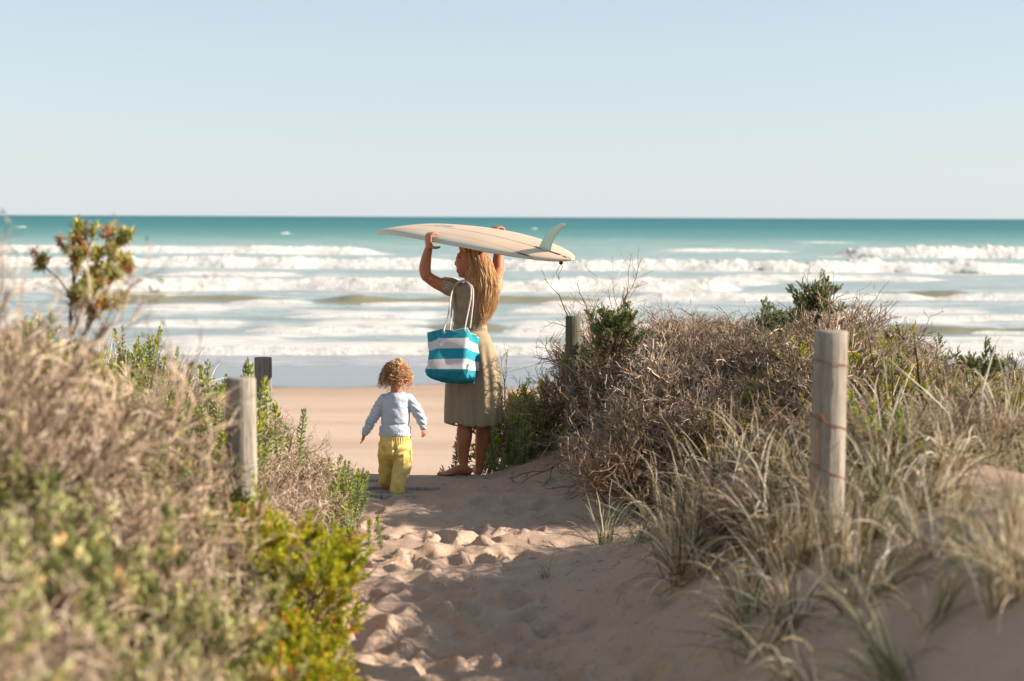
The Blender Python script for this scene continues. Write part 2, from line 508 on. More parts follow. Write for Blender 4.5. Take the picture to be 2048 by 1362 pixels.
def build_sea():
    us = np.linspace(-500, 2550, 560)
    rows = [Yv(v) for v in np.arange(714, 440, -.75)] + [Yv(v) for v in np.arange(440, 434.6, -.4)] + [40000.0]
    rows = np.array(rows)
    U, Y = np.meshgrid(us, rows); X = (U - 1024) / FPX * Y
    Z = np.zeros_like(X); foam = np.zeros_like(X)
    # ground swell
    Z += .10 * np.sin(Y * 2 * PI / 26 + 2.5 * fbm(X * .012, Y * .01, 3, 2) * 6) * sstep(60, 160, Y) * (1 - sstep(900, 2000, Y))
    Z += (fbm(X * .35, Y * .5, 8, 3) - .5) * .10 * (1 - sstep(300, 800, Y)) * sstep(50, 62, Y)
    for w in SURF:
        yl = surf_line(w, us)[None, :] + 0 * Y
        s = (Y - yl)
        h = w[2]
        amp = np.zeros_like(us)
        for (a, b) in w[4]: amp = np.maximum(amp, (.55 + .9 * fbm(us / 90, us * 0 + w[0], 55, 3)) * sstep(a - 60, a + 60, us) * (1 - sstep(b - 60, b + 60, us)))
        for (a, b, st) in w[3]: amp = np.maximum(amp, .7 * sstep(a, a + 80, us) * (1 - sstep(b - 80, b, us)))
        wd = .9 + h * 2.0
        prof = np.exp(-(np.minimum(s - wd * .8, 0) / (wd * .55)) ** 2) * np.exp(-(np.maximum(s - wd * .8, 0) / (wd * 2.2)) ** 2)
        Z += prof * h * amp[None, :] * .95
        face = np.exp(-((s - wd * .2) / (wd * .75)) ** 2)
        for (a, b) in w[4]:
            m = sstep(a - 40, a + 40, us) * (1 - sstep(b - 40, b + 40, us))
            foam -= face * m[None, :] * 2.2
        for (a, b, st) in w[3]:
            m = sstep(a, a + 60, us) * (1 - sstep(b - 60, b, us))
            foam += np.exp(-(np.maximum(-s, 0) / (2.0 + Y * .02)) ** 2) * np.exp(-(np.maximum(s, 0) / (1 + Y * .025)) ** 2) * m[None, :] * .42
    base = np.interp(Y, [45, 60, 110, 160, 215, 260, 330, 420], [.38, .27, .30, .28, .22, .10, -.08, -.30])
    foam = foam + base
    Zs = Z + .03
    Zs = np.where(Y < 50, Zs * 0 + .0, Zs)
    mb = MB(); mb.grid(np.stack([X, Y, Zs], -1))
    t = NT('sea_water')
    pos = t.pos(); sx = t.n('ShaderNodeSeparateXYZ'); t.l(pos, sx.inputs[0])
    fa = t.attr('foam').outputs['Fac']
    dist = sx.outputs['Y']
    far = t.maprange(t.math('LOGARITHM', dist, 10.0), 1.7, 3.4)
    col = t.ramp(far, [(0, '#8a8e86'), (.18, '#869690'), (.30, '#7f9f96'), (.42, '#769b92'), (.50, '#588a85'), (.66, '#3d777b'), (1, '#316874')])
    tn = t.noise(.05, 4, .6, t.scale(pos, (.25, 1, 1)))
    col = t.mix(t.maprange(tn, .35, .7, 0, .35), col, '#467f82')
    # foam lace
    v1 = t.noise(1.5, 6, .72, t.scale(pos, (.5, .55, 1)), .5)
    v2 = t.noise(.30, 5, .65, t.scale(pos, (.22, 1, 1)), .3)
    f = t.math('ADD', t.math('MULTIPLY', t.math('SUBTRACT', v1, .5), 1.5), t.math('MULTIPLY', t.math('SUBTRACT', v2, .5), 1.9))
    f = t.math('ADD', f, fa)
    fm = t.maprange(f, .34, .78, 0, 1, True)
    # turbid, aerated water between the lines of surf
    milk = t.maprange(f, -.15, .5, 0, .62, True)
    col = t.mix(milk, col, '#a9b4b6')
    col = t.mix(fm, col, '#cbc9c6')
    face = t.math('MULTIPLY', t.maprange(fa, -.1, -1.0, 0, 1, True), t.maprange(dist, 160, 220, 1, 0))
    col = t.mix(t.math('MULTIPLY', face, .8), col, '#847a57')
    t.l(col, t.b.inputs['Base Color'])
    r0 = t.maprange(dist, 60, 700, .26, .55)
    t.l(t.math('ADD', r0, t.math('MULTIPLY', fm, .4)), t.b.inputs['Roughness'])
    sp = t.maprange(dist, 120, 320, .42, .14)
    t.l(t.math('MULTIPLY', sp, t.math('SUBTRACT', 1.0, t.math('MULTIPLY', fm, .9))), t.b.inputs['Specular IOR Level'])
    t.b.inputs['IOR'].default_value = 1.33
    b1 = t.noise(1.5, 4, .6, t.scale(pos, (.6, 1.3, 1)))
    b2 = t.noise(.16, 3, .6, t.scale(pos, (.5, 1.5, 1)))
    nb = t.bump(b1, .55, .12); nb = t.bump(b2, .7, .9, nb)
    t.l(nb, t.b.inputs['Normal'])
    sea = mb.build('sea', t.m, smooth=True, attrs={'foam': foam.ravel()}); tag(sea, kind='structure')

    # white water rolling in: heaped foam along the broken stretches of each line
    tf = NT('surf_foam'); p = tf.pos()
    n = tf.noise(1.2, 5, .65, p)
    c = tf.mix(tf.maprange(n, .42, .68, 0, 1), '#f3f0ec', '#c9cdcb')
    tf.l(c, tf.b.inputs['Base Color']); tf.b.inputs['Roughness'].default_value = .9; tf.b.inputs['Specular IOR Level'].default_value = .15
    tf.l(tf.bump(tf.noise(2.0, 6, .75, p), 1.0, .42), tf.b.inputs['Normal'])
    k = 0
    for w in SURF:
        for (a, b, st) in w[3]:
            k += 1
            cnt = int((b - a) / 2.2)
            uu = np.linspace(a, b, cnt); yl = surf_line(w, uu); xx = (uu - 1024) / FPX * yl
            env = sstep(a, a + 90, uu) * (1 - sstep(b - 90, b, uu))
            h = w[2] * st * env * (.55 + .75 * fbm(xx * .3, yl * 0 + k * 3.1, 77, 3))
            dy = np.array([-1.7, -1.5, -1.35, -1.15, -1.0, -.8, -.62, -.45, -.2, .1, .5, 1.0, 1.8, 3.0]) * (.55 + w[2] * .9)
            zz = np.array([-.25, .05, .22, .38, .55, .68, .80, .9, .98, 1.0, .93, .8, .4, -.3])
            P = np.zeros((cnt, len(dy), 3))
            jx = xx[:, None] + 0 * dy[None]; jy = yl[:, None] + dy[None] * (.5 + .5 * env[:, None])
            bump = (fbm(jx * 1.9, jy * 2.4 + zz[None] * 4, 13 + k, 4) - .5)
            b2 = (fbm(jx * .28, jy * .4, 23 + k, 2) - .5)
            P[..., 0] = jx; P[..., 1] = jy - np.clip(zz, 0, 1)[None] * 0 + bump * .5 * w[2] * env[:, None] + b2 * .7
            P[..., 2] = zz[None] * h[:, None] * (1 + bump * .65) + .02
            m = MB(); m.grid(P)
            m.build('breaking_wave', tf.m, parent=sea, smooth=True)
    # a few small whitecaps far out
    r = np.random.default_rng(5)
    for (u, v, wd) in [(45, 455, 20), (571, 468, 18), (1068, 458, 14)]:
        roll = (u - 1024) * 8.3 / 2048.0
        Y0 = float(Yv(v - roll)); cnt = 14; uu = np.linspace(u - wd / 2, u + wd / 2, cnt); xx = (uu - 1024) / FPX * Y0
        env = np.sin(np.linspace(0, PI, cnt)) ** .6
        dy = np.array([-1.2, -.8, -.2, .4, 1.2]) * 1.6; zz = np.array([-.1, .22, .3, .2, -.1])
        P = np.zeros((cnt, 5, 3)); P[..., 0] = xx[:, None]; P[..., 1] = Y0 + dy[None] + r.normal(0, .3, cnt)[:, None]
        P[..., 2] = zz[None] * env[:, None] * (1 + r.normal(0, .3, (cnt, 1))) + .1
        m = MB(); m.grid(P); m.build('whitecap', tf.m, parent=sea, smooth=True)
    # last thin sheet of foam dragging back over the sand
    uu = np.linspace(-400, 2500, 700); xx = None
    P = []
    for j, q in enumerate(np.linspace(0, 1, 6)):
        e = Yv(738 + (fbm(uu / 300, uu * 0, 95, 2) - .5) * 8 + uu * 0) * (1 - q) + Yv(706 + uu * 0) * q
        e = e + (fbm(uu / 40, uu * 0 + 3, 91, 3) - .5) * 1.6 * (1 - q)
        P.append(np.stack([(uu - 1024) / FPX * e, e, G((uu - 1024) / FPX * e, e) + (.012 if q > 0 else .001) + 0 * e], -1))
    ts = NT('swash'); p = ts.pos()
    f = ts.noise(1.4, 6, .7, ts.scale(p, (.5, 1.6, 1)))
    c = ts.mix(ts.maprange(f, .42, .72), '#8f8d90', '#c4c2c4')
    ts.l(c, ts.b.inputs['Base Color']); ts.b.inputs['Roughness'].default_value = .25; ts.b.inputs['Specular IOR Level'].default_value = .4
    ts.l(ts.bump(f, .5, .05), ts.b.inputs['Normal'])
    m = MB(); m.grid(np.array(P)); m.build('swash', ts.m, parent=sea, smooth=True)


build_sea()
# ------------------------------------------------------------------ bodies
def norm(a): a = np.asarray(a, float); return a / (np.linalg.norm(a) + 1e-12)


def catmull(P, m=6):
    P = np.asarray(P, float); n = len(P); out = []
    for i in range(n - 1):
        p0 = P[max(i - 1, 0)]; p1 = P[i]; p2 = P[i + 1]; p3 = P[min(i + 2, n - 1)]
        for q in np.arange(m) / m:
            out.append(.5 * ((2 * p1) + (-p0 + p2) * q + (2 * p0 - 5 * p1 + 4 * p2 - p3) * q * q + (-p0 + 3 * p1 - 3 * p2 + p3) * q ** 3))
    out.append(P[-1]); return np.array(out)


class Blob:
    """closed lofts that are fused into one continuous skin"""
    def __init__(self): self.mb = MB()

    def chain(self, pts, rad, flat=1.0, side=None, m=5, sides=14):
        """tapered limb through pts; rad radius (or (across, deep)) per point"""
        rad = [(r, r * flat) if np.isscalar(r) else r for r in rad]
        D = np.concatenate([np.asarray(pts, float), np.asarray(rad, float)], 1)
        D = catmull(D, m); P = D[:, :3]; R = D[:, 3:]
        T = np.gradient(P, axis=0); T /= np.linalg.norm(T, axis=1, keepdims=True) + 1e-9
        # rounded ends
        cap = [(.0, .03), (.35, .36), (.7, .72), (.92, .93)]
        rings = []; r0 = R[0].mean(); r1 = R[-1].mean()
        for h, s in cap: rings.append((P[0] - T[0] * r0 * math.sqrt(max(1 - s * s, 0)) * .9, T[0], R[0] * s))
        for k in range(len(P)): rings.append((P[k], T[k], R[k]))
        for h, s in cap[::-1]: rings.append((P[-1] + T[-1] * r1 * math.sqrt(max(1 - s * s, 0)) * .9, T[-1], R[-1] * s))
        sd = np.array([1, 0, 0.]) if side is None else norm(side)
        th = np.arange(sides) * 2 * PI / sides; G_ = []
        for c, t, r in rings:
            a = sd - t * np.dot(sd, t)
            if np.linalg.norm(a) < .2: a = np.cross(t, [0, 1, .2])
            a = norm(a); b = np.cross(t, a)
            G_.append(c + a[None] * (np.cos(th) * r[0])[:, None] + b[None] * (np.sin(th) * r[1])[:, None])
            sd = a if side is None else sd
        G_ = np.array(G_); self.mb.grid(G_, closed=True)
        for end in (0, -1):
            ring = G_[end]; c = ring.mean(0); v = np.vstack([ring, c]); n = sides
            f = [(i, (i + 1) % n, n) if end else ((i + 1) % n, i, n) for i in range(n)]
            self.mb.add(v, f)

    def rings(self, L, sides=40):
        """L list of (centre, across radius, deep radius, squareness)"""
        th = np.arange(sides) * 2 * PI / sides; G_ = []
        for c, a, b, e in L:
            cs = np.cos(th); sn = np.sin(th)
            G_.append(np.asarray(c)[None] + np.stack([np.sign(cs) * np.abs(cs) ** e * a, np.sign(sn) * np.abs(sn) ** e * b, 0 * th], -1))
        G_ = np.array(G_); self.mb.grid(G_, closed=True)
        for end in (0, -1):
            ring = G_[end]; v = np.vstack([ring, ring.mean(0)])
            f = [(i, (i + 1) % sides, sides) for i in range(sides)]
            self.mb.add(v, f)

    def ball(self, c, r, R=None, n=14):
        th = np.linspace(0, PI, n); ph = np.arange(n * 2) * PI / n
        P = np.stack([np.sin(th)[:, None] * np.cos(ph), np.sin(th)[:, None] * np.sin(ph), np.cos(th)[:, None] + 0 * ph[None]], -1) * np.asarray(r) * .9999
        P[0] += np.array([1e-5, 0, 0]) * 0
        if R is not None: P = P @ np.asarray(R).T
        self.mb.grid(P + np.asarray(c), closed=True)

    def fuse(self, name, mat, parent, voxel=.006, smooth=4, deform=None, cutz=None, attr=None):
        base = np.array(parent.location, np.float32)
        if parent.type != 'EMPTY' and parent.parent is not None: base = np.array(parent.parent.location, np.float32) + base
        me = self.mb.mesh('tmp', [mat]); tmp = link('tmp', me)
        r = tmp.modifiers.new('r', 'REMESH'); r.mode = 'VOXEL'; r.voxel_size = voxel
        s = tmp.modifiers.new('s', 'SMOOTH'); s.factor = .5; s.iterations = smooth
        dg = bpy.context.evaluated_depsgraph_get(); dg.update()
        ev = tmp.evaluated_get(dg); new = bpy.data.meshes.new_from_object(ev)
        bpy.data.objects.remove(tmp); bpy.data.meshes.remove(me)
        n = len(new.vertices); co = np.zeros(n * 3, np.float32); new.vertices.foreach_get('co', co); co = co.reshape(-1, 3)
        if deform is not None:
            nr = np.zeros(n * 3, np.float32); new.vertices.foreach_get('normal', nr); co = deform(co.astype(float), nr.reshape(-1, 3)).astype(np.float32)
        at = new.attributes.new('pt', 'FLOAT_VECTOR', 'POINT')
        pt = attr(co) if attr else co
        at.data.foreach_set('vector', np.asarray(pt, np.float32).ravel())
        co = co - base
        new.vertices.foreach_set('co', co.ravel())
        new.materials.clear(); new.materials.append(mat)
        new.polygons.foreach_set('use_smooth', np.ones(len(new.polygons), bool)); new.update()
        if cutz is not None:
            import bmesh
            bm = bmesh.new(); bm.from_mesh(new); bm.normal_update()
            kill = [f for f in bm.faces if cutz(f.calc_center_median() + Vector(base.tolist()), f.normal)]
            bmesh.ops.delete(bm, geom=kill, context='FACES'); bm.to_mesh(new); bm.free()
        return link(name, new, parent)


def skin_mat(name, a, b):
    t = NT(name); f = t.noise(9, 3, .6, t.obj())
    t.l(t.mix(t.maprange(f, .35, .65), a, b), t.b.inputs['Base Color'])
    t.b.inputs['Roughness'].default_value = .48
    t.b.inputs['Subsurface Weight'].default_value = .12
    t.b.inputs['Subsurface Radius'].default_value = (.02, .008, .004)
    t.b.inputs['Specular IOR Level'].default_value = .35
    return t.m


M_SKIN = skin_mat('skin', '#b87a58', '#a86b4c')
M_SKINC = skin_mat('child_skin', '#c98d6e', '#bd8064')
M_LIPS = mat_plain('lips', '#a2504a', .4)
M_EYE = mat_plain('eye', '#2a201c', .2)
M_BROW = mat_plain('eyebrow', '#5a3d28', .9)

# ---- surfboard frame: length axis, width axis, bottom (upper) side
BT = W(1141, 514, 11.1); BN = W(757, 447, 13.4)
BL = np.linalg.norm(BN - BT); bA = (BN - BT) / BL
near_r = W(868, 473, 12.1); far_r = W(1003, 453, 12.4)
bW = norm((far_r - near_r) - bA * np.dot(far_r - near_r, bA))      # towards the far rail
bU = norm(np.cross(bW, bA));  bU = bU if bU[2] > 0 else -bU


def board_half(s):
    s = np.clip(s, 0, 1)
    return .285 * (np.sin(PI * np.clip(s, 0, 1) ** .92)) ** .58 * (1 - .0 * s)


def board_up(s):
    return .062 - .072 * (2 * s - 1) ** 2 - .05 * np.clip((s - .72) / .28, 0, 1) ** 2


def BP(s, w, h=0.0):
    """point on the board: s tail..nose, w metres across (near -, far +), h above its upper face"""
    return BT + bA * (s * BL) + bW * w + bU * (board_up(s) + h)


def build_board():
    o = thing('surfboard', BP(.5, 0), 'cream longboard surfboard carried fin side up on the woman\'s head', 'surfboard')
    S = 1 - np.cos(np.linspace(0, PI, 90)); S = S / 2
    rows = []; uv = []
    for s in S:
        hw = board_half(s) + .0005; th = .068 * min(1, (max(math.sin(PI * s), 0)) ** .45 + .12); n = 32; ring = []; q = []
        for k in range(n):
            a = 2 * PI * k / n; c = math.cos(a); d = math.sin(a)
            x = np.sign(c) * abs(c) ** .75 * hw
            z = -th / 2 + np.sign(d) * abs(d) ** .62 * th / 2
            z -= .012 * (x / .285) ** 2 if d > 0 else -.004 * (x / .285) ** 2
            ring.append(BP(s, x, z)); q.append((s * BL, x, z))
        rows.append(ring); uv.append(q)
    m = MB(); m.grid(np.array(rows), closed=True)
    t = NT('board_resin'); a = t.attr('buv').outputs['Vector']; sx = t.n('ShaderNodeSeparateXYZ'); t.l(a, sx.inputs[0])
    s, w, h = sx.outputs
    n = t.noise(3, 4, .6, a)
    c = t.mix(t.maprange(n, .3, .7), '#e0c8ac', '#d6bb9c')

    def line(val, pos, wd):
        return t.maprange(t.math('ABSOLUTE', t.math('SUBTRACT', val, pos)), wd * .6, wd, 1, 0)
    up = t.maprange(h, -.034, -.030)
    c = t.mix(t.math('MULTIPLY', t.math('MULTIPLY', line(w, 0, .0065), .85), up), c, '#6b4a3a')
    for pp in (-.15, .15):
        c = t.mix(t.math('MULTIPLY', t.math('MULTIPLY', line(w, pp, .0055), .5), up), c, '#a07a66')
    # rails: pale grey glass band with a tan tape edge
    rail = t.math('MULTIPLY', t.maprange(h, -.020, -.014, 1, 0), t.maprange(h, -.052, -.046, 0, 1))
    c = t.mix(t.math('MULTIPLY', rail, .7), c, '#b9bcb4')
    c = t.mix(t.math('MULTIPLY', t.maprange(h, -.05, -.054, 0, 1), .7), c, '#d8a77c')
    dirt = t.maprange(t.noise(9, 4, .7, a), .6, .75, 0, .35)
    c = t.mix(t.math('MULTIPLY', dirt, rail), c, '#7d7468')
    t.l(c, t.b.inputs['Base Color']); t.b.inputs['Roughness'].default_value = .42
    m.build('hull', t.m, parent=o, smooth=True, attrs={'buv': np.array(uv).reshape(-1, 3)})
    # fin box slot, fin
    sl = MB(); P = []
    for s_, w_ in ((.045, -.006), (.045, .006), (.158, .006), (.158, -.006)): P.append(BP(s_, w_, .0035))
    sl.add(P + [p - bU * .01 for p in P], [(0, 1, 2, 3), (0, 1, 5, 4), (1, 2, 6, 5), (2, 3, 7, 6), (3, 0, 4, 7)])
    sl.build('fin_box', mat_plain('fin_box', '#3a2a26', .6), parent=o)
    # outline: (distance along from the tail, height)
    lead = catmull([(.385, 0), (.345, .05), (.285, .11), (.215, .165), (.135, .205), (.085, .222), (.055, .225)], 5)
    trail = catmull([(.235, 0), (.222, .04), (.19, .09), (.135, .145), (.085, .180), (.048, .205), (.045, .219)], 5)
    fm = MB(); G_ = []
    for (la, lh), (ta, th_) in zip(lead, trail):
        ring = []
        for q in np.linspace(0, 1, 9): ring.append((la + (ta - la) * q, lh + (th_ - lh) * q, .006 * math.sin(PI * q) ** .6 * (1 - .6 * lh / .225) + .0008))
        for q in np.linspace(1, 0, 9)[1:-1]: ring.append((la + (ta - la) * q, lh + (th_ - lh) * q, -.006 * math.sin(PI * q) ** .6 * (1 - .6 * lh / .225) - .0008))
        G_.append([BP(.0, 0) * 0 + BT + bA * a_ + bW * w_ + bU * (board_up(a_ / BL) + h_ - .004) for a_, h_, w_ in ring])
    G_ = np.array(G_); fm.grid(G_, closed=True); v = np.vstack([G_[-1], G_[-1].mean(0)]); n_ = len(v) - 1
    fm.add(v, [(i, (i + 1) % n_, n_) for i in range(n_)])
    tf = NT('fin_glass'); tf.b.inputs['Base Color'].default_value = lin('#b4c4c2'); tf.b.inputs['Roughness'].default_value = .22
    tr = tf.n('ShaderNodeBsdfTranslucent'); tr.inputs[0].default_value = lin('#b8cfc9')
    ms = tf.n('ShaderNodeMixShader'); ms.inputs[0].default_value = .35
    tf.l(tf.b.outputs[0], ms.inputs[1]); tf.l(tr.outputs[0], ms.inputs[2]); tf.l(ms.outputs[0], tf.out.inputs[0])
    fm.build('fin', tf.m, parent=o, smooth=True)
    # small dark mark near the near rail and the tail patch
    for (s0, w0, s1, w1, r) in ((.085, -.178, .13, -.186, .004), (.012, -.012, .03, -.006, .006)):
        mk = MB(); mk.tubes(np.array([[BP(s0, w0, -.004), BP((s0 + s1) / 2, (w0 + w1) / 2, -.003), BP(s1, w1, -.004)]]), r, 6)
        mk.build('rail_mark', mat_plain('dark_mark', '#4a2f28', .7), parent=o)
    # faded print near the nose
    lg = MB()
    for (s0, w0, s1, w1) in ((.60, .03, .66, .05), (.61, .055, .68, .075), (.66, .03, .70, .055), (.60, .06, .63, .08)):
        a_ = BP(s0, w0, .0006); b_ = BP(s1, w1, .0006); d_ = bW * .006
        lg.add([a_ - d_, b_ - d_, b_ + d_, a_ + d_], [(0, 1, 2, 3)])
    lg.build('faded_print', mat_plain('faded_print', '#aab3ad', .5), parent=o)
    # leash plug and its loop of cord under the tail
    pl = MB(); pc = BP(.035, -.015, -.045); th = np.arange(10) * 2 * PI / 10
    ringf = lambda r, h: [pc + bA * r * math.cos(a) + bW * r * math.sin(a) + bU * h for a in th]
    pl.grid(np.array([ringf(.001, -.012), ringf(.010, -.011), ringf(.014, -.004), ringf(.014, .012)]), closed=True)
    pg = pl.build('leash_plug', mat_plain('black_plastic', '#201c1c', .5), parent=o)
    e = pc - bU * .008; dx = 11.2 / FPX
    c1 = catmull([e, e + np.array([-5 * dx, 0, -8 * dx]), e + np.array([-9 * dx, .005, -18 * dx]), e + np.array([-6 * dx, 0, -25 * dx]), e + np.array([-4 * dx, 0, -29 * dx]), e + np.array([-4.5 * dx, 0, -34 * dx])], 5)
    c2 = catmull([e, e + np.array([3 * dx, 0, -5 * dx]), e + np.array([0 * dx, -.004, -14 * dx]), e + np.array([-4 * dx, 0, -20 * dx]), e + np.array([-4 * dx, 0, -29 * dx])], 5)
    cm = MB(); cm.tubes(c1[None], .0016, 6); cm.tubes(c2[None], .0016, 6)
    kn = e + np.array([-4 * dx, 0, -28 * dx]); cm.tubes(np.array([[kn + [-.004, 0, .004], kn + [0, 0, 0], kn + [.004, 0, -.003]]]), .0034, 6)
    cm.build('leash_cord', mat_plain('cord', '#3c3a44', .8), parent=o)
    return o


build_board()

# ---- the woman
WY = 12.2


def build_woman():
    P = lambda u, v, dy=0.0: W(u, v, WY + dy)
    px = WY / FPX
    root = thing('person', [XU(945, WY), WY, float(G(XU(945, WY), WY))],
                 'barefoot woman in a khaki dotted dress holding a surfboard overhead, face turned left', 'person')
    b = Blob()
    # legs
    la = P(927, 930, .0); ra = P(960, 930, .14)
    b.chain([P(926, 720, .0), P(928, 780), P(930, 822, .005), P(929, 845), P(929, 870, -.006), P(927, 900), P(927, 928, .0), P(929, 943, .01)],
            [.066, .062, .054, .052, .0575, .045, .033, .034], m=5)
    b.chain([P(968, 720, .06), P(969, 780, .09), P(968, 822, .11), P(967, 842, .12), P(966, 866, .13), P(962, 898, .14), P(959, 926, .14), P(958, 940, .15)],
            [.066, .062, .054, .052, .0565, .045, .031, .032], m=5)
    # feet
    gz = lambda u, Y: float(G(XU(u, Y), Y))

    def foot(heel, toe, up=.0):
        h = np.array(heel); t_ = np.array(toe); d = norm(t_ - h); L = np.linalg.norm(t_ - h); s = np.cross(d, [0, 0, 1])
        b.chain([h + [0, 0, .030], h + d * L * .25 + [0, 0, .040], h + d * L * .5 + [0, 0, .036], h + d * L * .76 + [0, 0, .022], h + d * L * .92 + [0, 0, .013]],
                [(.030, .030), (.032, .036), (.035, .032), (.042, .021), (.036, .013)], side=s)
        for j, (off, ln, r) in enumerate([(-.030, .99, .0085), (-.014, 1.02, .0085), (.0, 1.05, .009), (.016, 1.07, .0095), (.033, 1.09, .0125)]):
            b.chain([h + d * L * .84 + s * off + [0, 0, .014], h + d * L * ln + s * off + [0, 0, .010]], [r * 1.1, r])
    hx = np.array([XU(938, 12.2), 12.2, gz(938, 12.2)]); tx = np.array([XU(893, 12.08), 12.08, gz(893, 12.08)])
    foot(hx, hx + norm(tx - hx) * .225)
    h2 = np.array([XU(958, 12.33), 12.33, gz(958, 12.33) - .004])
    foot(h2, h2 + np.array([-.03, .22, -.012]))
    # torso
    b.rings([(P(948, 745), .12, .09, 1), (P(948, 725), .14, .095, 1), (P(947, 700), .128, .09, 1), (P(943, 670), .10, .07, 1), (P(941, 648), .092, .065, 1),
             (P(943, 620), .11, .075, 1), (P(945, 595), .12, .075, 1), (P(945, 578), .12, .062, 1), (P(945, 566), .09, .05, 1)])
    b.chain([P(946, 580), P(944, 562, -.005), P(942, 545, -.005)], [.058, .05, .05])
    # arms
    ls = P(912, 578); le = P(851, 552, -.05); lw = P(858, 491, -.09)
    b.chain([ls, P(897, 575, -.01), P(872, 565, -.03), P(853, 552, -.05)], [.048, .050, .045, .039], m=6)
    b.chain([P(853, 553, -.05), P(850, 538, -.055), P(853, 515, -.07), P(859, 491, -.09)], [.040, .043, .036, .0255], m=6)
    rs = P(980, 585); re = P(998, 540, .17)
    b.chain([rs, P(990, 566, .07), P(997, 541, .17)], [.046, .046, .040], m=6)
    b.chain([P(997, 543, .17), P(996, 525, .19), P(999, 497, .21), P(1003, 470, .22)], [.041, .043, .034, .026], m=6)
    # hands round the rails
    def hand(side, s0, wrist):
        hw = board_half(s0)
        R = lambda ds, w_, h_: BP(s0 + ds / BL, side * w_, h_ - (.024 if side > 0 else 0))
        palm = R(0, hw + .022, -.045)
        b.chain([wrist, R(0, hw + .022, -.075), R(0, hw + .026, -.045), R(.0, hw + .024, -.01)], [(.024, .024), (.034, .019), (.042, .017), (.040, .014)], side=bA, m=5)
        for j, ln in zip((-1.5, -.5, .5, 1.5), (.86, 1, 1.03, .95)):
            d = j * .0205
            b.chain([R(d, hw + .026, -.02), R(d, hw + .020, .000), R(d * .96, hw - .004, .012), R(d * .94, hw - .004 - .024 * ln, .010), R(d * .93, hw - .004 - .044 * ln, .004)],
                    [.0105, .0105, .0100, .0090, .0075], m=4, sides=10)
        b.chain([R(-.02, hw + .022, -.065), R(-.040, hw + .012, -.082), R(-.050, hw - .012, -.086), R(-.052, hw - .036, -.084)], [.0135, .0115, .0105, .0085], m=4, sides=10)
    sn = np.dot(near_r - BT, bA) / BL; sf = np.dot(far_r - BT, bA) / BL
    hand(-1, sn, P(859, 491, -.09)); hand(1, sf, P(1003, 470, .22))
    # head, seen in left profile
    b.ball(P(942, 516), (.094, .076, .098))
    b.ball(P(933, 527), (.078, .066, .085))
    b.ball(P(925, 521), (.050, .056, .062))                      # brow and cheekbones
    b.chain([P(937, 543), P(924, 549), P(920.5, 550)], [.040, .026, .017])       # jaw to chin
    b.chain([P(917, 542), P(916, 540)], [.016, .014])
    b.chain([P(916.5, 514), P(913.5, 522), P(910.8, 528.5)], [.009, .010, .0095], m=4)   # nose
    b.ball(P(914.5, 530.5), (.011, .013, .007))
    b.chain([P(916, 537.2, 0), P(915.2, 538)], [.010, .0065]); b.chain([P(916.5, 543), P(916.2, 543.4)], [.010, .007])
    b.ball(P(917.5, 508.5), (.014, .045, .008))
    b.chain([P(942, 524, -.072), P(943.5, 530, -.073), P(942, 535, -.070)], [.012, .011, .008], m=3)   # ear
    b.fuse('body', M_SKIN, root, voxel=.0055, smooth=3)
    # features of the face
    m = Blob(); m.ball(P(917.2, 521.3, -.036), (.0075, .010, .0055)); m.fuse('eye', M_EYE, root, .002, 1)
    m = Blob(); m.chain([P(914.8, 515.5, -.028), P(918, 514.3, -.043), P(921.5, 515.8, -.054)], [.0026, .0034, .002]); m.fuse('eyebrow', M_BROW, root, .0018, 1)
    m = Blob(); m.chain([P(914.6, 538.7, -.004), P(916.8, 539.6, -.022), P(919.5, 538.8, -.034)], [.005, .005, .0025]); m.fuse('lips', M_LIPS, root, .0018, 1)

    # dress
    d = Blob()
    prof = [(566, 917, 975, .055), (574, 908, 984, .078), (586, 904, 989, .098), (600, 905, 990, .108), (616, 905, 986, .108), (634, 907, 979, .100),
            (648, 908, 973, .094), (656, 907.5, 973, .094), (664, 905, 976, .098), (685, 899, 985, .112), (710, 894, 994, .128), (735, 891, 1000, .138), (760, 890, 1004, .142),
            (790, 889, 1005, .145), (820, 888, 1004, .148), (846, 888, 1003, .150)]
    L = []
    for v, ul, ur, dp in prof:
        c = P((ul + ur) / 2, v, .015 if v > 700 else 0); L.append((c, (ur - ul) / 2 * px, dp, .92 if v > 680 else 1.0))
    L.append((P(945.5, 852, .015), .12, .10, 1))
    d.rings(L, 64)
    d.chain([P(918, 580), P(903, 574), P(890, 570, -.01)], [(.060, .066), (.066, .074), (.058, .062)], m=5)
    d.chain([P(975, 582), P(986, 577, .02), P(993, 567, .05)], [(.060, .066), (.062, .070), (.054, .056)], m=5)
    cx, cy, _ = P(946, 700)

    def fold(co, nr):
        v = 434 + (EYE - co[:, 2]) / co[:, 1] * FPX
        th = np.arctan2(co[:, 1] - cy, co[:, 0] - cx)
        a = sstep(665, 760, v) * .0095
        w = np.sin(th * 9 + 2.2 * np.sin(th * 2 + 1)) * .6 + np.sin(th * 17 + co[:, 2] * 6) * .25
        blouse = sstep(560, 600, v) * (1 - sstep(650, 662, v))
        w2 = np.sin(th * 14 + co[:, 2] * 40 * np.sin(th)) * .0035 + (fbm(co[:, 0] * 18, co[:, 2] * 18 + co[:, 1] * 9, 5, 3) - .5) * .022
        belt = np.exp(-((v - 655.5) / 4.5) ** 2) * .006 - np.exp(-((v - 648.5) / 2.0) ** 2) * .004 - np.exp(-((v - 663) / 2.0) ** 2) * .004
        slv = np.exp(-((co[:, 0] - cx + .20) / .025) ** 2) + np.exp(-((co[:, 0] - cx - .165) / .025) ** 2)
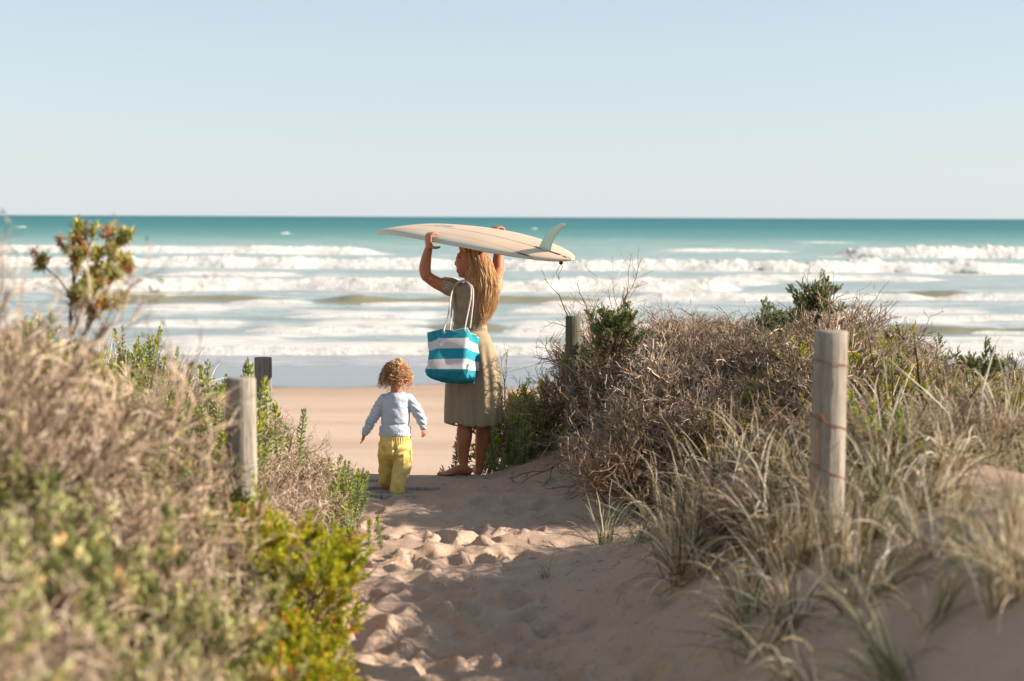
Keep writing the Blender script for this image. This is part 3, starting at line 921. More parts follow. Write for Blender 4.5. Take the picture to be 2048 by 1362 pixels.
        co = co + nr * (w * a + w2 * blouse + belt * (v > 640) + (np.sin(co[:, 1] * 220) * .0035) * slv * (v < 600))[:, None]
        low = v > 836
        hemv = 2.6 * np.sin(th * 2 + .6)
        co[:, 2] += np.where(low, hemv * px * sstep(836, 846, v), 0)
        return co
    t = NT('dotted_cloth'); a = t.attr('pt').outputs['Vector']; sx = t.n('ShaderNodeSeparateXYZ'); t.l(a, sx.inputs[0])
    k = 2 * PI / .0165
    c1 = t.math('COSINE', t.math('MULTIPLY', sx.outputs[0], k)); c2 = t.math('COSINE', t.math('MULTIPLY', sx.outputs[2], k))
    pr = t.math('MULTIPLY', c1, c2)
    dots = t.maprange(pr, .30, .60)
    f2 = t.noise(3.0, 3, .6, t.obj())
    base = t.mix(t.maprange(f2, .3, .7), '#9a886e', '#8e7c62')
    t.l(t.mix(t.math('MULTIPLY', dots, .85), base, '#e2d8c0'), t.b.inputs['Base Color'])
    t.b.inputs['Roughness'].default_value = .85; t.b.inputs['Specular IOR Level'].default_value = .15
    t.l(t.bump(t.noise(420, 2, .6, t.obj()), .4, .002), t.b.inputs['Normal'])
    tr = t.n('ShaderNodeBsdfTranslucent'); tr.inputs[0].default_value = lin('#b09c76')
    ms = t.n('ShaderNodeMixShader'); ms.inputs[0].default_value = .12
    t.l(t.b.outputs[0], ms.inputs[1]); t.l(tr.outputs[0], ms.inputs[2]); t.l(ms.outputs[0], t.out.inputs[0])
    hz = float(P(945, 843)[2])

    def par(co):
        th = np.arctan2(co[:, 1] - cy, co[:, 0] - cx)
        r = np.interp(co[:, 2], [hz, hz + .35, hz + .6, hz + 1.0], [.185, .17, .13, .14])
        return np.stack([th * np.round(r / .0165 * 0 + .165 / .0165) * .0165, co[:, 1], co[:, 2]], -1)
    d.fuse('dress', t.m, root, voxel=.0065, smooth=3, deform=fold, attr=par,
           cutz=lambda c, n: n.z < -.75 and c.z < hz + .01 and abs(c.x - cx) < .13 and abs(c.y - cy) < .13)
    # hair: locks falling down the back
    hb = Blob()
    hb.chain([P(948, 503, .01), P(956, 512, -.01), P(962, 530, -.03), P(966, 556, -.055), P(967, 590, -.08), P(965, 620, -.09)],
             [(.060, .060), (.070, .070), (.062, .070), (.070, .045), (.068, .032), (.040, .02)], m=5)
    hb.ball(P(944, 505, .0), (.078, .078, .058))
    M_HAIR = mat_tone('hair', [(0, '#94623a'), (.15, '#c08a52'), (.4, '#deb078'), (.75, '#edc892'), (1, '#fae4bf')], .42, .12, .5)
    hair = hb.fuse('hair', mat_tone('hair_under', [(0, '#8a5e36'), (1, '#9c6c40')], .6), root, .006, 4,
                   deform=lambda co, nr: co + nr * ((fbm(co[:, 0] * 90, co[:, 2] * 6, 3, 3) - .5) * .016)[:, None])
    r = np.random.default_rng(4); n = 1500; q = r.random(n) ** .92 ; dep = r.random(n)
    vs = np.array([488, 497, 512, 530, 552, 580, 606, 630, 650])
    Lv = np.interp(vs, [488, 497, 512, 530, 552, 580, 606, 630, 650], [917, 919, 925, 932, 933, 933, 935, 940, 950])
    Rv = np.interp(vs, [488, 497, 512, 530, 552, 580, 606, 630, 650], [957, 970, 978, 984, 991, 996, 992, 984, 973])
    Dv = np.interp(vs, [488, 500, 530, 570, 600, 650], [.03, .082, .098, .112, .116, .11])
    ends = r.choice([5.4, 6.2, 6.8, 7.4, 8], n, p=[.2, .25, .25, .2, .1])
    kk = 22; tt = np.linspace(0, 1, kk)[None] * ends[:, None]
    st = np.where(r.random(n) < .45, r.uniform(0, 2, n), 0)[:, None]; tt = st + tt * (1 - st / ends[:, None])
    idx = np.arange(len(vs)); ip = lambda A: np.interp(tt, idx, A)
    wav = np.sin(tt * r.uniform(1.8, 3.2, n)[:, None] + r.uniform(0, 6.28, n)[:, None]) * 3.9 * (tt / 8) ** .8 + r.normal(0, 1.2, n)[:, None] * tt / 5 + (r.random(n) < .06)[:, None] * r.normal(0, 5, n)[:, None] * (tt / 8) ** 2
    clump = (np.round(q * 16) / 16 - q)[:, None] * (tt / 8) ** 1.2 * .75
    qq = np.clip(q[:, None] + clump, 0, 1)
    U = ip(Lv) + (ip(Rv) - ip(Lv)) * qq + wav; V = ip(vs)
    ring = np.sqrt(np.clip(1 - (2 * qq - 1) ** 2, 0, 1))
    Yp = WY + .01 - ip(Dv) * ring * (.72 + .36 * dep[:, None]) + np.cos(tt * 2.3 + q[:, None] * 40) * .006
    pts = np.stack([XU(U, Yp), Yp, EYE - (V - 434 - (U - 1024) * 8.3 / 2048) / FPX * Yp * 1.0], -1)
    # exact height by ray
    D = np.stack([(U - 1024) / FPX, (681 - V) / FPX, -np.ones_like(U)], -1) @ CRn.T
    pts = D / D[..., 1:2] * Yp[..., None]; pts[..., 2] += EYE
    rad = (.0016 + .0028 * r.random(n) ** 2)[:, None] * np.interp(np.linspace(0, 1, kk), [0, .1, .6, 1], [.6, 1, .9, .25])[None]
    hm = MB(); hm.tubes(pts, rad, 4, tone=np.clip(r.normal(.5, .25, n), 0, 1), flat=.6)
    hm.build('hair_locks', M_HAIR, parent=root, smooth=True)
    return root


build_woman()


# ---- striped tote bag over her left shoulder
def build_bag():
    BY = 11.98
    root = thing('tote_bag', W(908, 768, BY), 'teal and white striped canvas tote bag with rope handles hanging at her hip', 'bag')
    Q = lambda u, v, y: W(u, v, BY + y)
    # ring corners going round: near left, near right, right fold, far right, far left, left fold
    # each level: list of (u, v, dY)
    levels = [
        [(880, 657, -.05), (935, 655, -.06), (944, 666, .0), (957, 675, .05), (926, 662, .12), (860, 663, .07), (858, 664, .02), (866, 662, -.02)],
        [(878, 672, -.065), (934, 671, -.075), (944, 682, -.01), (958, 688, .05), (926, 680, .12), (860, 678, .075), (858, 681, .02), (868, 678, -.03)],
        [(873, 700, -.09), (932, 699, -.10), (947, 706, -.03), (958, 708, .05), (926, 700, .12), (861, 700, .08), (858, 704, .02), (864, 703, -.04)],
        [(864, 728, -.11), (931, 727, -.125), (947, 732, -.045), (957, 733, .05), (926, 722, .12), (864, 722, .08), (858, 727, .01), (860, 729, -.06)],
        [(855, 746, -.12), (932, 748, -.14), (948, 750, -.05), (956, 748, .045), (926, 740, .12), (866, 738, .08), (855, 742, .0), (853, 745, -.07)],
        [(861, 756, -.10), (935, 762, -.13), (949, 761, -.05), (952, 758, .04), (926, 752, .10), (872, 750, .07), (862, 750, .0), (858, 753, -.06)],
        [(884, 765, -.04), (920, 768, -.06), (946, 766, -.03), (945, 763, .02), (926, 760, .05), (892, 758, .04), (884, 760, .0), (880, 762, -.02)],
    ]
    G_ = []
    for lv in levels: G_.append([Q(*p) for p in lv])
    G_ = np.array(G_)
    # refine: smooth round and down
    rows = []
    for r_ in G_:
        n = len(r_); out = []
        for i in range(n):
            a, b_ = r_[i], r_[(i + 1) % n]
            for q in (0, .12, .3, .5, .7, .88): out.append(a + (b_ - a) * q)
        rows.append(out)
    rows = np.array(rows); rows = np.stack([catmull(rows[:, j], 5) for j in range(rows.shape[1])], 1)
    # sagging top edge between the handles, soft dents
    k = rows.shape[1]; uu = np.arange(k)
    tlev = np.linspace(0, 1, rows.shape[0])
    sag = np.exp(-((uu - 3) / 1.6) ** 2) * .016 + np.exp(-((uu - 9.5) / 2) ** 2) * .006
    rows[:, :, 2] -= sag[None] * (1 - sstep(0, .25, tlev))[:, None]
    dent = (fbm(uu[None] * .35 + 0 * tlev[:, None], tlev[:, None] * 5 + 0 * uu[None], 61, 3) - .5) * .040 + (fbm(uu[None] * .9 + tlev[:, None] * 3, tlev[:, None] * 9 + 0 * uu[None], 63, 2) - .5) * .014
    ctr = rows.mean(1, keepdims=True); dirn = rows - ctr; dirn[..., 2] = 0; dirn /= np.linalg.norm(dirn, axis=2, keepdims=True)
    rows = rows + dirn * dent[..., None]
    # band coordinate runs down the cloth
    vs = 434 + (EYE - rows[..., 2]) / rows[..., 1] * FPX
    drop = (rows[..., 1] - BY) * 55
    band = (vs - 656 - (drop > 0) * 0) / 108.0
    band = np.tile(np.interp(tlev, [0, .17, .34, .5, .67, .83, 1], [0, .155, .41, .655, .83, .94, 1.0])[:, None], (1, k))
    m = MB(); m.grid(rows, closed=True)
    last = rows[-1]; v = np.vstack([last, last.mean(0)]); m.add(v, [(i, (i + 1) % k, k) for i in range(k)])
    inner = np.array([rows[0] * 1.0, rows[0] + dirn[0] * -.006, rows[4] - dirn[4] * .008, rows[10] - dirn[10] * .008])
    nin = inner.reshape(-1, 3); m.grid(inner, closed=True, mat=1)
    bb = np.concatenate([band.ravel(), np.ones(k + 1), np.zeros(len(nin))])
    t = NT('striped_canvas'); a = t.attr('band').outputs['Fac']
    col = t.ramp(a, [(0, '#d8d6d6'), (.012, '#1f8ea0'), (.19, '#dcd2d4'), (.375, '#1f8fa2'), (.555, '#dcd2d4'), (.735, '#1b8194')], 'CONSTANT')
    n = t.noise(30, 4, .7, t.obj())
    col = t.mix(t.maprange(n, .35, .75, 0, .28), col, '#6fa9b2')
    t.l(col, t.b.inputs['Base Color']); t.b.inputs['Roughness'].default_value = .85; t.b.inputs['Specular IOR Level'].default_value = .15
    t.l(t.bump(t.noise(260, 2, .6, t.obj()), .5, .003), t.b.inputs['Normal'])
    m.build('bag_body', [t.m, mat_plain('bag_lining', '#d6d2cc', .9)], parent=root, smooth=True, attrs={'band': bb})
    # twisted rope handles
    MR = mat_plain('cotton_rope', '#d8cfc8', .9, .1, 60, '#c2b6ae')

    def rope(pts):
        c = catmull(pts, 26); T = np.gradient(c, axis=0); T /= np.linalg.norm(T, axis=1, keepdims=True)
        L = np.concatenate([[0], np.cumsum(np.linalg.norm(np.diff(c, axis=0), axis=1))])
        A = np.cross(T, [0, 1, 0.0]); A /= np.linalg.norm(A, axis=1, keepdims=True); B = np.cross(T, A)
        mm = MB()
        for ph in (0, 2.09, 4.19):
            an = L * 2 * PI / .045 + ph
            mm.tubes((c + A * np.cos(an)[:, None] * .0045 + B * np.sin(an)[:, None] * .0045)[None], .0052, 6)
        return mm.build('rope_handle', MR, parent=root, smooth=True)
    sh = [Q(912, 573, .03), Q(923, 566, .13), Q(934, 562, .17)]
    rope([Q(887, 663, -.065), Q(892, 645, -.03), Q(898, 622, .0), Q(901, 600, .06), Q(905, 583, .12), Q(915, 566, .17), Q(930, 562, .13), Q(941, 573, .05), Q(942, 592, .00), Q(938, 615, -.02), Q(933, 640, -.05), Q(929, 660, -.08)])
    rope([Q(899, 664, .10), Q(901, 648, .10), Q(903, 622, .13), Q(905, 600, .14), Q(908, 583, .18), Q(918, 566, .22), Q(933, 562, .17), Q(945, 575, .09), Q(946, 600, .05), Q(943, 630, .055), Q(940, 655, .06)])
    for (u, v, y) in ((887, 665, -.072), (929, 662, -.092)):
        c = Q(u, v, y); th = np.arange(12) * 2 * PI / 12
        ring = lambda r_, dy: [c + np.array([r_ * math.cos(q), dy, r_ * math.sin(q)]) for q in th]
        g = MB(); g.grid(np.array([ring(.006, 0), ring(.0095, -.004), ring(.012, 0)]), closed=True)
        g.build('eyelet', mat_plain('eyelet', '#8fb7bc', .4), parent=root, smooth=True)
    return root


build_bag()


# ---- the child
def build_child():
    CY = 11.3
    P = lambda u, v, dy=0.0: W(u, v, CY + dy)
    px = CY / FPX
    root = thing('person', [XU(790, CY), CY, float(G(XU(790, CY), CY))],
                 'small curly blond child walking away in a pale blue jumper and yellow trousers', 'person')
    b = Blob()
    b.ball(P(793, 748), (.072, .082, .088)); b.ball(P(793, 760, .03), (.058, .06, .062))
    b.ball(P(771.5, 762, .0), (.008, .012, .018)); b.ball(P(815, 762, .0), (.008, .012, .018))
    b.chain([P(793, 775), P(793, 792)], [.040, .042])
    b.rings([(P(792, 785), .04, .035, 1), (P(792, 797), .085, .055, 1), (P(792, 830), .085, .06, 1), (P(791, 868), .08, .062, 1), (P(791, 890), .088, .065, 1)])
    for s, pts in ((-1, [P(765, 800), P(748, 832, .0), P(733, 858, .01), P(728.5, 868, .01)]), (1, [P(819, 800), P(836, 828, .0), P(846, 848, .0), P(848.5, 856, .0)])):
        b.chain(pts, [.032, .027, .021, .018])
        w = pts[-1]
        hd = norm(pts[-1] - pts[-2]) if s < 0 else np.array([.1, -.02, -1])
        hd = norm(hd * [.6, 1, 1]); sd = np.array([0, 1., 0]) if s < 0 else norm([.5, .8, 0])
        b.chain([w, w + hd * .022, w + hd * .038], [(.014, .010), (.019, .011), (.018, .010)], side=sd)
        for j, L in zip((-1.5, -.5, .5, 1.5), (.024, .029, .030, .026)):
            a0 = w + hd * .036 + sd * j * .0088
            cu = np.array([-s * -.006, 0, .0]) if s < 0 else np.array([-.010, 0, .004])
            b.chain([a0, a0 + hd * L * .5 + cu * .4, a0 + hd * L + cu * 1.4], [.0054, .005, .0042], m=3, sides=8)
        b.chain([w + hd * .012 + sd * -.014, w + hd * .026 + sd * -.026, w + hd * .038 + sd * -.028], [.006, .0055, .0045], m=3, sides=8)
    # legs and feet
    b.chain([P(775, 895), P(773, 930, .06), P(774, 958, .14), P(775, 966, .17)], [.05, .042, .03, .026])
    b.chain([P(806, 895), P(803, 935, -.01), P(796, 972, -.02)], [.05, .042, .03])
    fg = W(774, 971, CY + .17); fg[2] = float(G(fg[0], fg[1])) + .012
    b.chain([fg + [.0, -.02, .012], fg + [0, .03, .008], fg + [0, .085, .002], fg + [0, .10, .0]], [(.022, .022), (.025, .018), (.030, .012), (.026, .009)])
    b.chain([W(774, 960, CY + .15), fg + [0, 0, .01]], [.024, .022])
    for j in range(5): b.chain([fg + [-.02 + j * .01, .10, .0], fg + [-.02 + j * .01, .118 - abs(j - 1) * .003, .0]], [.0055, .005], m=3, sides=8)
    f2 = W(796, 984, CY - .03); f2[2] = float(G(f2[0], f2[1])) + .012
    b.chain([f2 + [0, -.03, .012], f2 + [0, .03, .008], f2 + [0, .09, .002]], [(.022, .02), (.026, .018), (.028, .012)])
    for j in range(5): b.chain([f2 + [-.02 + j * .01, .088, .0], f2 + [-.02 + j * .01, .106 - abs(j - 1) * .003, .0]], [.0055, .005], m=3, sides=8)
    b.fuse('body', M_SKINC, root, .0036, 2)
    # jumper
    s = Blob()
    prof = [(784, 779, 806, .04), (789, 769, 816, .055), (797, 763, 822, .066), (812, 763, 821, .072), (832, 763, 819, .075), (850, 761, 819, .078), (856, 759, 822, .082), (862, 759, 821, .083), (871, 757, 822, .085)]
    s.rings([(P((a + c) / 2, v), (c - a) / 2 * px, d, .95) for v, a, c, d in prof], 40)
    s.chain([P(769, 798), P(757, 816), P(745, 838), P(735, 856, .01), P(730.5, 866, .01)], [.040, .040, .035, .031, .024], m=6)
    s.chain([P(816, 798), P(829, 814), P(839, 832), P(845, 847), P(847.5, 856, .0)], [.040, .039, .034, .031, .024], m=6)

    def wr(co, nr):
        v = 434 + (EYE - co[:, 2]) / co[:, 1] * FPX
        n = (fbm(co[:, 0] * 22 + co[:, 2] * 10, co[:, 2] * 26, 7, 3) - .5) * .012
        arm = np.abs(co[:, 0] - P(791, 800)[0]) > .105
        n = n + arm * np.sin(co[:, 2] * 190 + co[:, 0] * 120) * .0022 + np.exp(-((v - 852) / 2.2) ** 2) * -.006
        rib = (v > 855) * (~arm) * np.sin(np.arctan2(co[:, 1] - CY, co[:, 0] - P(791, 800)[0]) * 60) * .0012
        return co + nr * (n + rib)[:, None]
    t = NT('jumper_knit'); n_ = t.noise(260, 2, .7, t.obj()); n2 = t.noise(7, 3, .6, t.obj())
    c = t.mix(t.maprange(n2, .3, .7), '#c3ccdb', '#b4bed0'); c = t.mix(t.maprange(n_, .4, .7, 0, .3), c, '#d8dfe8')
    t.l(c, t.b.inputs['Base Color']); t.b.inputs['Roughness'].default_value = .95; t.b.inputs['Specular IOR Level'].default_value = .1
    t.l(t.bump(n_, .5, .003), t.b.inputs['Normal'])
    s.fuse('jumper', t.m, root, .0045, 2, deform=wr)
    # trousers
    q = Blob()
    q.rings([(P(790, 866), 30 * px, .078, 1), (P(790, 874), 32 * px, .088, 1), (P(791, 890), 33.5 * px, .095, 1), (P(791, 905), 33.5 * px, .09, 1), (P(791, 916), 28 * px, .06, 1)], 40)
    q.chain([P(773, 888, .01), P(773, 915, .03), P(772, 938, .07), P(771, 958, .11)], [(.056, .07), (.055, .062), (.050, .055), (.044, .05)], m=6)
    q.chain([P(771, 951, .11), P(771.5, 962, .13)], [(.048, .056), (.044, .052)], m=4)          # rolled cuff
    q.chain([P(805, 888), P(804, 920, -.01), P(801, 950, -.02), P(796, 973, -.03), P(795, 981, -.03)], [(.058, .078), (.064, .07), (.062, .064), (.054, .062), (.056, .066)], m=6)

    def wp(co, nr):
        v = 434 + (EYE - co[:, 2]) / co[:, 1] * FPX
        u = 1024 + co[:, 0] / co[:, 1] * FPX
        n = (fbm(co[:, 0] * 16 - co[:, 2] * 9, co[:, 2] * 15 + 3, 17, 3) - .5) * .024 * sstep(872, 890, v)
        gather = np.sin(u * 1.35) * .0035 * (1 - sstep(872, 905, v))
        seat = -np.exp(-((u - 789) / 3.0) ** 2) * np.exp(-((v - 906) / 16) ** 2) * .02
        cre = -.012 * np.exp(-((v - 905 + (u - 790) * .75) / 2.5) ** 2) * (u > 790)
        return co + nr * (n + gather + seat + cre)[:, None]
    t = NT('trouser_print'); a = t.obj()
    n1 = t.noise(9, 3, .6, a, .4)
    c = t.mix(t.maprange(n1, .38, .62), '#efd794', '#e6c872')
    vo = t.n('ShaderNodeTexVoronoi'); vo.inputs['Scale'].default_value = 8.5; t.l(a, vo.inputs['Vector'])
    vr = t.math('ADD', vo.outputs['Distance'], t.math('MULTIPLY', t.math('SUBTRACT', t.noise(60, 2, .6, a), .5), .12))
    c = t.mix(t.maprange(vr, .22, .28, .8, 0), c, '#dba928')
    t.l(c, t.b.inputs['Base Color']); t.b.inputs['Roughness'].default_value = .9; t.b.inputs['Specular IOR Level'].default_value = .1
    t.l(t.bump(t.noise(300, 2, .6, a), .4, .002), t.b.inputs['Normal'])
    q.fuse('trousers', t.m, root, .0048, 2, deform=wp)
    # curls
    sc = Blob(); sc.ball(P(793, 746, .004), (.078, .088, .090)); sc.ball(P(797, 727), (.022, .022, .018))
    sc.fuse('scalp_hair', mat_tone('scalp_hair', [(0, '#9c6e40'), (1, '#b58450')], .7), root, .005, 2, deform=lambda co, nr: co + nr * ((fbm(co[:, 0] * 60, co[:, 2] * 60, 3, 3) - .5) * .03)[:, None],
            cutz=lambda c, n: c.z < float(P(793, 772)[2]))
    r = np.random.default_rng(9); n = 520; kk = 30
    th = r.uniform(0, 2 * PI, n); zz = r.uniform(-.35, 1, n)
    rr = np.sqrt(1 - zz ** 2)
    d = np.stack([rr * np.cos(th), -np.abs(rr * np.sin(th)) * np.where(r.random(n) < .75, 1, -1), zz], -1)
    c0 = P(793, 748)
    root_p = c0 + d * np.array([.070, .080, .086])
    out = d * np.array([1, 1, .55]) + r.normal(0, .42, (n, 3)); out /= np.linalg.norm(out, axis=1, keepdims=True)
    L = r.uniform(.030, .082, n)
    s_ = np.linspace(0, 1, kk)
    down = np.array([0, 0, -1.0])
    side = np.where(d[:, 0] < 0, -.35, .2)[:, None] * np.array([1, 0, 0])
    path = root_p[:, None] + out[:, None] * (np.sin(s_ * PI * .55)[None, :, None] * .030) + (down + side)[:, None] * (s_ ** 1.5)[None, :, None] * L[:, None, None] * (.95 - .35 * d[:, 2:3])[:, None]
    ph = r.uniform(0, 6.28, n)[:, None] + s_[None] * r.uniform(9, 20, n)[:, None]; am = r.uniform(.008, .0155, n)[:, None] * np.sqrt(s_)[None]
    path[..., 0] += np.cos(ph) * am; path[..., 1] += np.sin(ph) * am; path[..., 2] += np.sin(ph * 1.1) * am * .6
    rad = r.uniform(.0019, .0036, n)[:, None] * np.interp(s_, [0, .3, 1], [1, 1, .4])[None]
    hm = MB(); hm.tubes(path, rad, 4, tone=np.clip(r.normal(.45, .28, n), 0, 1))
    # top knot
    kc = P(797, 725); m2 = 120; th = r.uniform(0, 2 * PI, m2); z = r.uniform(-1, 1, m2); d2 = np.stack([np.sqrt(1 - z * z) * np.cos(th), np.sqrt(1 - z * z) * np.sin(th), z], -1)
    pp = (kc + d2 * .010)[:, None] + d2[:, None] * (s_[None, :, None] * .018)
    ph = r.uniform(0, 6, m2)[:, None] + s_[None] * 12; pp[..., 0] += np.cos(ph) * .010 * s_; pp[..., 2] += np.sin(ph) * .010 * s_; pp[..., 1] += np.sin(ph * .8) * .008 * s_
    hm.tubes(pp, .0022, 4, tone=np.clip(r.normal(.7, .2, m2), 0, 1))
    hm.build('curly_hair', mat_tone('child_hair', [(0, '#6d4228'), (.33, '#bb8352'), (.58, '#e2b180'), (1, '#fbe6c8')], .45, .15, .45), parent=root, smooth=True)
    return root


build_child()


# ------------------------------------------------------------------ wooden posts, wire fences, half-buried boards
def wood_mat(name, a, b, crack='#4a4038'):
    t = NT(name); o = t.obj()
    g = t.noise(7, 5, .62, t.scale(o, (5, 5, .35)), .6); f = t.noise(26, 4, .6, t.scale(o, (5, 5, .25)), .3)
    c = t.mix(t.maprange(g, .35, .68), a, b)
    c = t.mix(t.maprange(f, .54, .66, 0, .8), c, crack)
    bl = t.noise(2.3, 4, .6, t.scale(o, (1, 1, .6))); c = t.mix(t.maprange(bl, .55, .75, 0, .35), c, '#6f6a5e')
    t.l(c, t.b.inputs['Base Color']); t.b.inputs['Roughness'].default_value = .85; t.b.inputs['Specular IOR Level'].default_value = .2
    t.l(t.bump(t.math('ADD', g, f), .7, .006), t.b.inputs['Normal'])
    return t.m


M_WOOD = wood_mat('weathered_post', '#aaa297', '#878074'); M_WOOD2 = wood_mat('green_treated_post', '#6c6a58', '#57564a')
M_WIRE = mat_plain('old_wire', '#5a4b43', .6, .4, 40, '#3d3430'); M_RUST = mat_plain('rusty_wire', '#a0603c', .8, .2, 30, '#6e3f2a')


def post(parent, top_u, top_v, Y, r, lean, mat, seed, name='post', extra=.35, taper=0.0):
    top = W(top_u, top_v, Y); rr = np.random.default_rng(seed)
    zb = float(G(top[0], Y)) - extra; H = top[2] - zb
    rows = []; n = 28; th = np.arange(n) * 2 * PI / n; prof = 1 + .035 * np.cos(th * 2 + seed) + .02 * np.cos(th * 3 + 1)
    check = np.zeros(n); check[rr.integers(0, n)] = .03; check[rr.integers(0, n)] = .02
    for k, q in enumerate(np.linspace(0, 1, 26)):
        rad = r * (1 + taper * (1 - q)) * (prof - check * (q > .5)) * (1 + .012 * math.sin(q * 9 + seed))
        c = np.array([top[0] + lean * (1 - q) * H, Y, zb + q * H])
        rows.append(np.stack([c[0] + rad * np.cos(th), c[1] + rad * np.sin(th), c[2] + 0 * th], -1))
    t_ = rows[-1]; c = t_.mean(0)
    rows.append((t_ - c) * .965 + c + [0, 0, .004]); rows.append((t_ - c) * .5 + c + [0, 0, .006]); rows.append((t_ - c) * .02 + c + [0, 0, .005])
    m = MB(); m.grid(np.array(rows), closed=True)
    return m.build(name, mat, parent=parent, smooth=False if False else True)


def wire(parent, pts, r=.0016, mat=None, sag=0.0, m=8):
    c = catmull(pts, m); q = np.linspace(0, 1, len(c)); c[:, 2] -= sag * 4 * q * (1 - q)
    mm = MB(); mm.tubes(c[None], r, 5); return mm.build('wire', mat or M_WIRE, parent=parent, smooth=True)


def build_fences():
    rp = W(1662, 663, 6.25)
    f = thing('wire_fence', [rp[0], 6.25, float(G(rp[0], 6.25))], 'post and wire fence right of the path with a tall sunlit near post', 'fence')
    tag(post(f, 1662, 664, 6.25, .0635, -.013, M_WOOD, 3, taper=.10), 'tall pale grey post in sharp side light')
    tag(post(f, 1146, 633, 12.0, .052, .0, M_WOOD2, 5, taper=.12), 'dark greenish post half hidden in the dead shrub')
    p2 = lambda u, v, dy=0: W(u, v, 12.0 + dy)
    p1 = lambda u, v, dy=0: W(u, v, 6.25 + dy)
    # strands between the two posts, half lost in the brush
    for (v1, v2) in ((720, 662), (838, 716), (932, 780)):
        wire(f, [p1(1632, v1, -.02), W(1500, (v1 + v2) / 2 - 18, 8.2), W(1300, v2 + 12, 10.3), p2(1152, v2, -.05)], .0013, M_WIRE)
    # rusty wraps and tie on the near post
    for (v0, v1) in ((718, 735), (828, 868), (924, 968)):
        pts = []
        for q in np.linspace(0, 1, 14):
            a = PI + q * PI * 1.05
            top = W(1662, 664, 6.25); z = W(1640, v0 + (v1 - v0) * q, 6.2)[2]; cx = top[0] - .013 * (top[2] - z) * .9
            pts.append([cx + .0685 * math.cos(a), 6.25 + .0685 * math.sin(a), z])
        wire(f, pts, .0018, M_RUST, m=3)
    wire(f, [p1(1636, 829, -.075), p1(1634, 860, -.078), p1(1633, 900, -.077), p1(1631, 925, -.078), p1(1627, 990, -.078)], .0018, M_RUST)
    wire(f, [p1(1628, 832, -.07), p1(1641, 829, -.078), p1(1648, 842, -.08), p1(1655, 848, -.08)], .0028, M_RUST)
    wire(f, [p1(1628, 924, -.07), p1(1633, 930, -.078), p1(1640, 928, -.08)], .003, M_RUST)
    # two strands running down from the far post towards the beach
    for dv, e in ((0, (1062, 775)), (12, (1072, 792))):
        wire(f, [p2(1132, 650 + dv, -.02), p2(1105, 692 + dv, .8), p2(1080, 742 + dv, 1.5), W(e[0], e[1] + 10, 14.0)], .0013, M_WIRE)
    # stays of the lower netting that droops across the sand left of the far post
    for k, (ut, vt, ub, vb) in enumerate(((1060, 790, 1052, 900), (1076, 800, 1066, 905), (1087, 810, 1080, 908), (1100, 812, 1094, 912), (1114, 820, 1110, 922))):
        wire(f, [W(ut, vt, 12.1), W((ut + ub) / 2 + 2, (vt + vb) / 2, 12.0), W(ub, vb, 11.9)], .0016, M_WIRE)
    for (v0, v1) in ((800, 826), (850, 872), (885, 895)):
        wire(f, [W(1050, v0 - 4, 12.2), W(1080, (v0 + v1) / 2 - 8, 12.05), W(1108, v1 - 4, 11.95), p2(1134, v1, -.05)], .0013, M_WIRE)
    wire(f, [p2(1140, 745, -.06), p2(1138, 800, -.062), p2(1136, 850, -.062), p2(1141, 905, -.062)], .0018, M_WIRE)
    wire(f, [p2(1152, 800, -.06), p2(1148, 840, -.065), p2(1151, 880, -.06)], .0016, M_WIRE)
    wire(f, [W(1000, 748, 12.0), W(1050, 735, 12.0), p2(1100, 722), p2(1134, 716)], .0011, M_WIRE)
    lp = W(481, 757, 6.75)
    g = thing('wire_fence', [lp[0], 6.75, float(G(lp[0], 6.75))], 'post and wire fence left of the path, its two post tops showing above brush', 'fence')
    tag(post(g, 481, 758, 6.75, .0615, .002, M_WOOD, 8, taper=.05), 'pale near post with smooth sawn top')
    tag(post(g, 526, 716, 11.6, .062, .01, wood_mat('grey_post', '#8b847b', '#716c66'), 9, taper=.04), 'short dark grey far post beside the succulent stems')
    for (va, vb) in ((838, 868), (865, 905), (895, 940)):
        wire(g, [W(508, va, 6.75), W(545, (va + vb) / 2 - 4, 8.3), W(580, vb, 9.8), W(600, vb + 25, 11)], .0017, mat_plain('pale_wire', '#8a776a', .6))
    # boards across the crest of the path, nearly drifted over
    M_BRD = wood_mat('silvered_board', '#a9a8a6', '#93918e')
    for k, (u0, v0, u1, v1, lab) in enumerate(((596, 967, 770, 974, 'thin silvery board edge at the sand crest left of the child'), (655, 984, 880, 991, 'silvery board half buried in sand at the child\'s feet'),
                                               (690, 999, 830, 1002, 'lowest, nearly buried board edge in the shaded sand'))):
        a = W(u0, v0, 11.9 - k * .42); b_ = W(u1, v1, 11.9 - k * .42)
        for p in (a, b_): p[2] = float(G(p[0], p[1])) + .009
        d = norm(b_ - a); n_ = norm(np.cross([0, 0, 1], d)); rows = []
        for q in np.linspace(0, 1, 14):
            c = a + (b_ - a) * q; c[2] -= .004
            rows.append([c + n_ * .026 + [0, 0, -.03], c + n_ * .026 + [0, 0, .005], c + n_ * .022 + [0, 0, .008], c - n_ * .002 + [0, 0, .008], c - n_ * .006 + [0, 0, .005], c - n_ * .006 + [0, 0, -.03]])
        m = MB(); m.grid(np.array(rows), closed=True)
        o = m.build('timber_board', M_BRD, loc=a); tag(o, lab, 'board', 'boards set across the crest of the path')


build_fences()
# ------------------------------------------------------------------ plants
def unit(n, r):
    v = r.normal(size=(n, 3)); return v / np.linalg.norm(v, axis=1, keepdims=True)


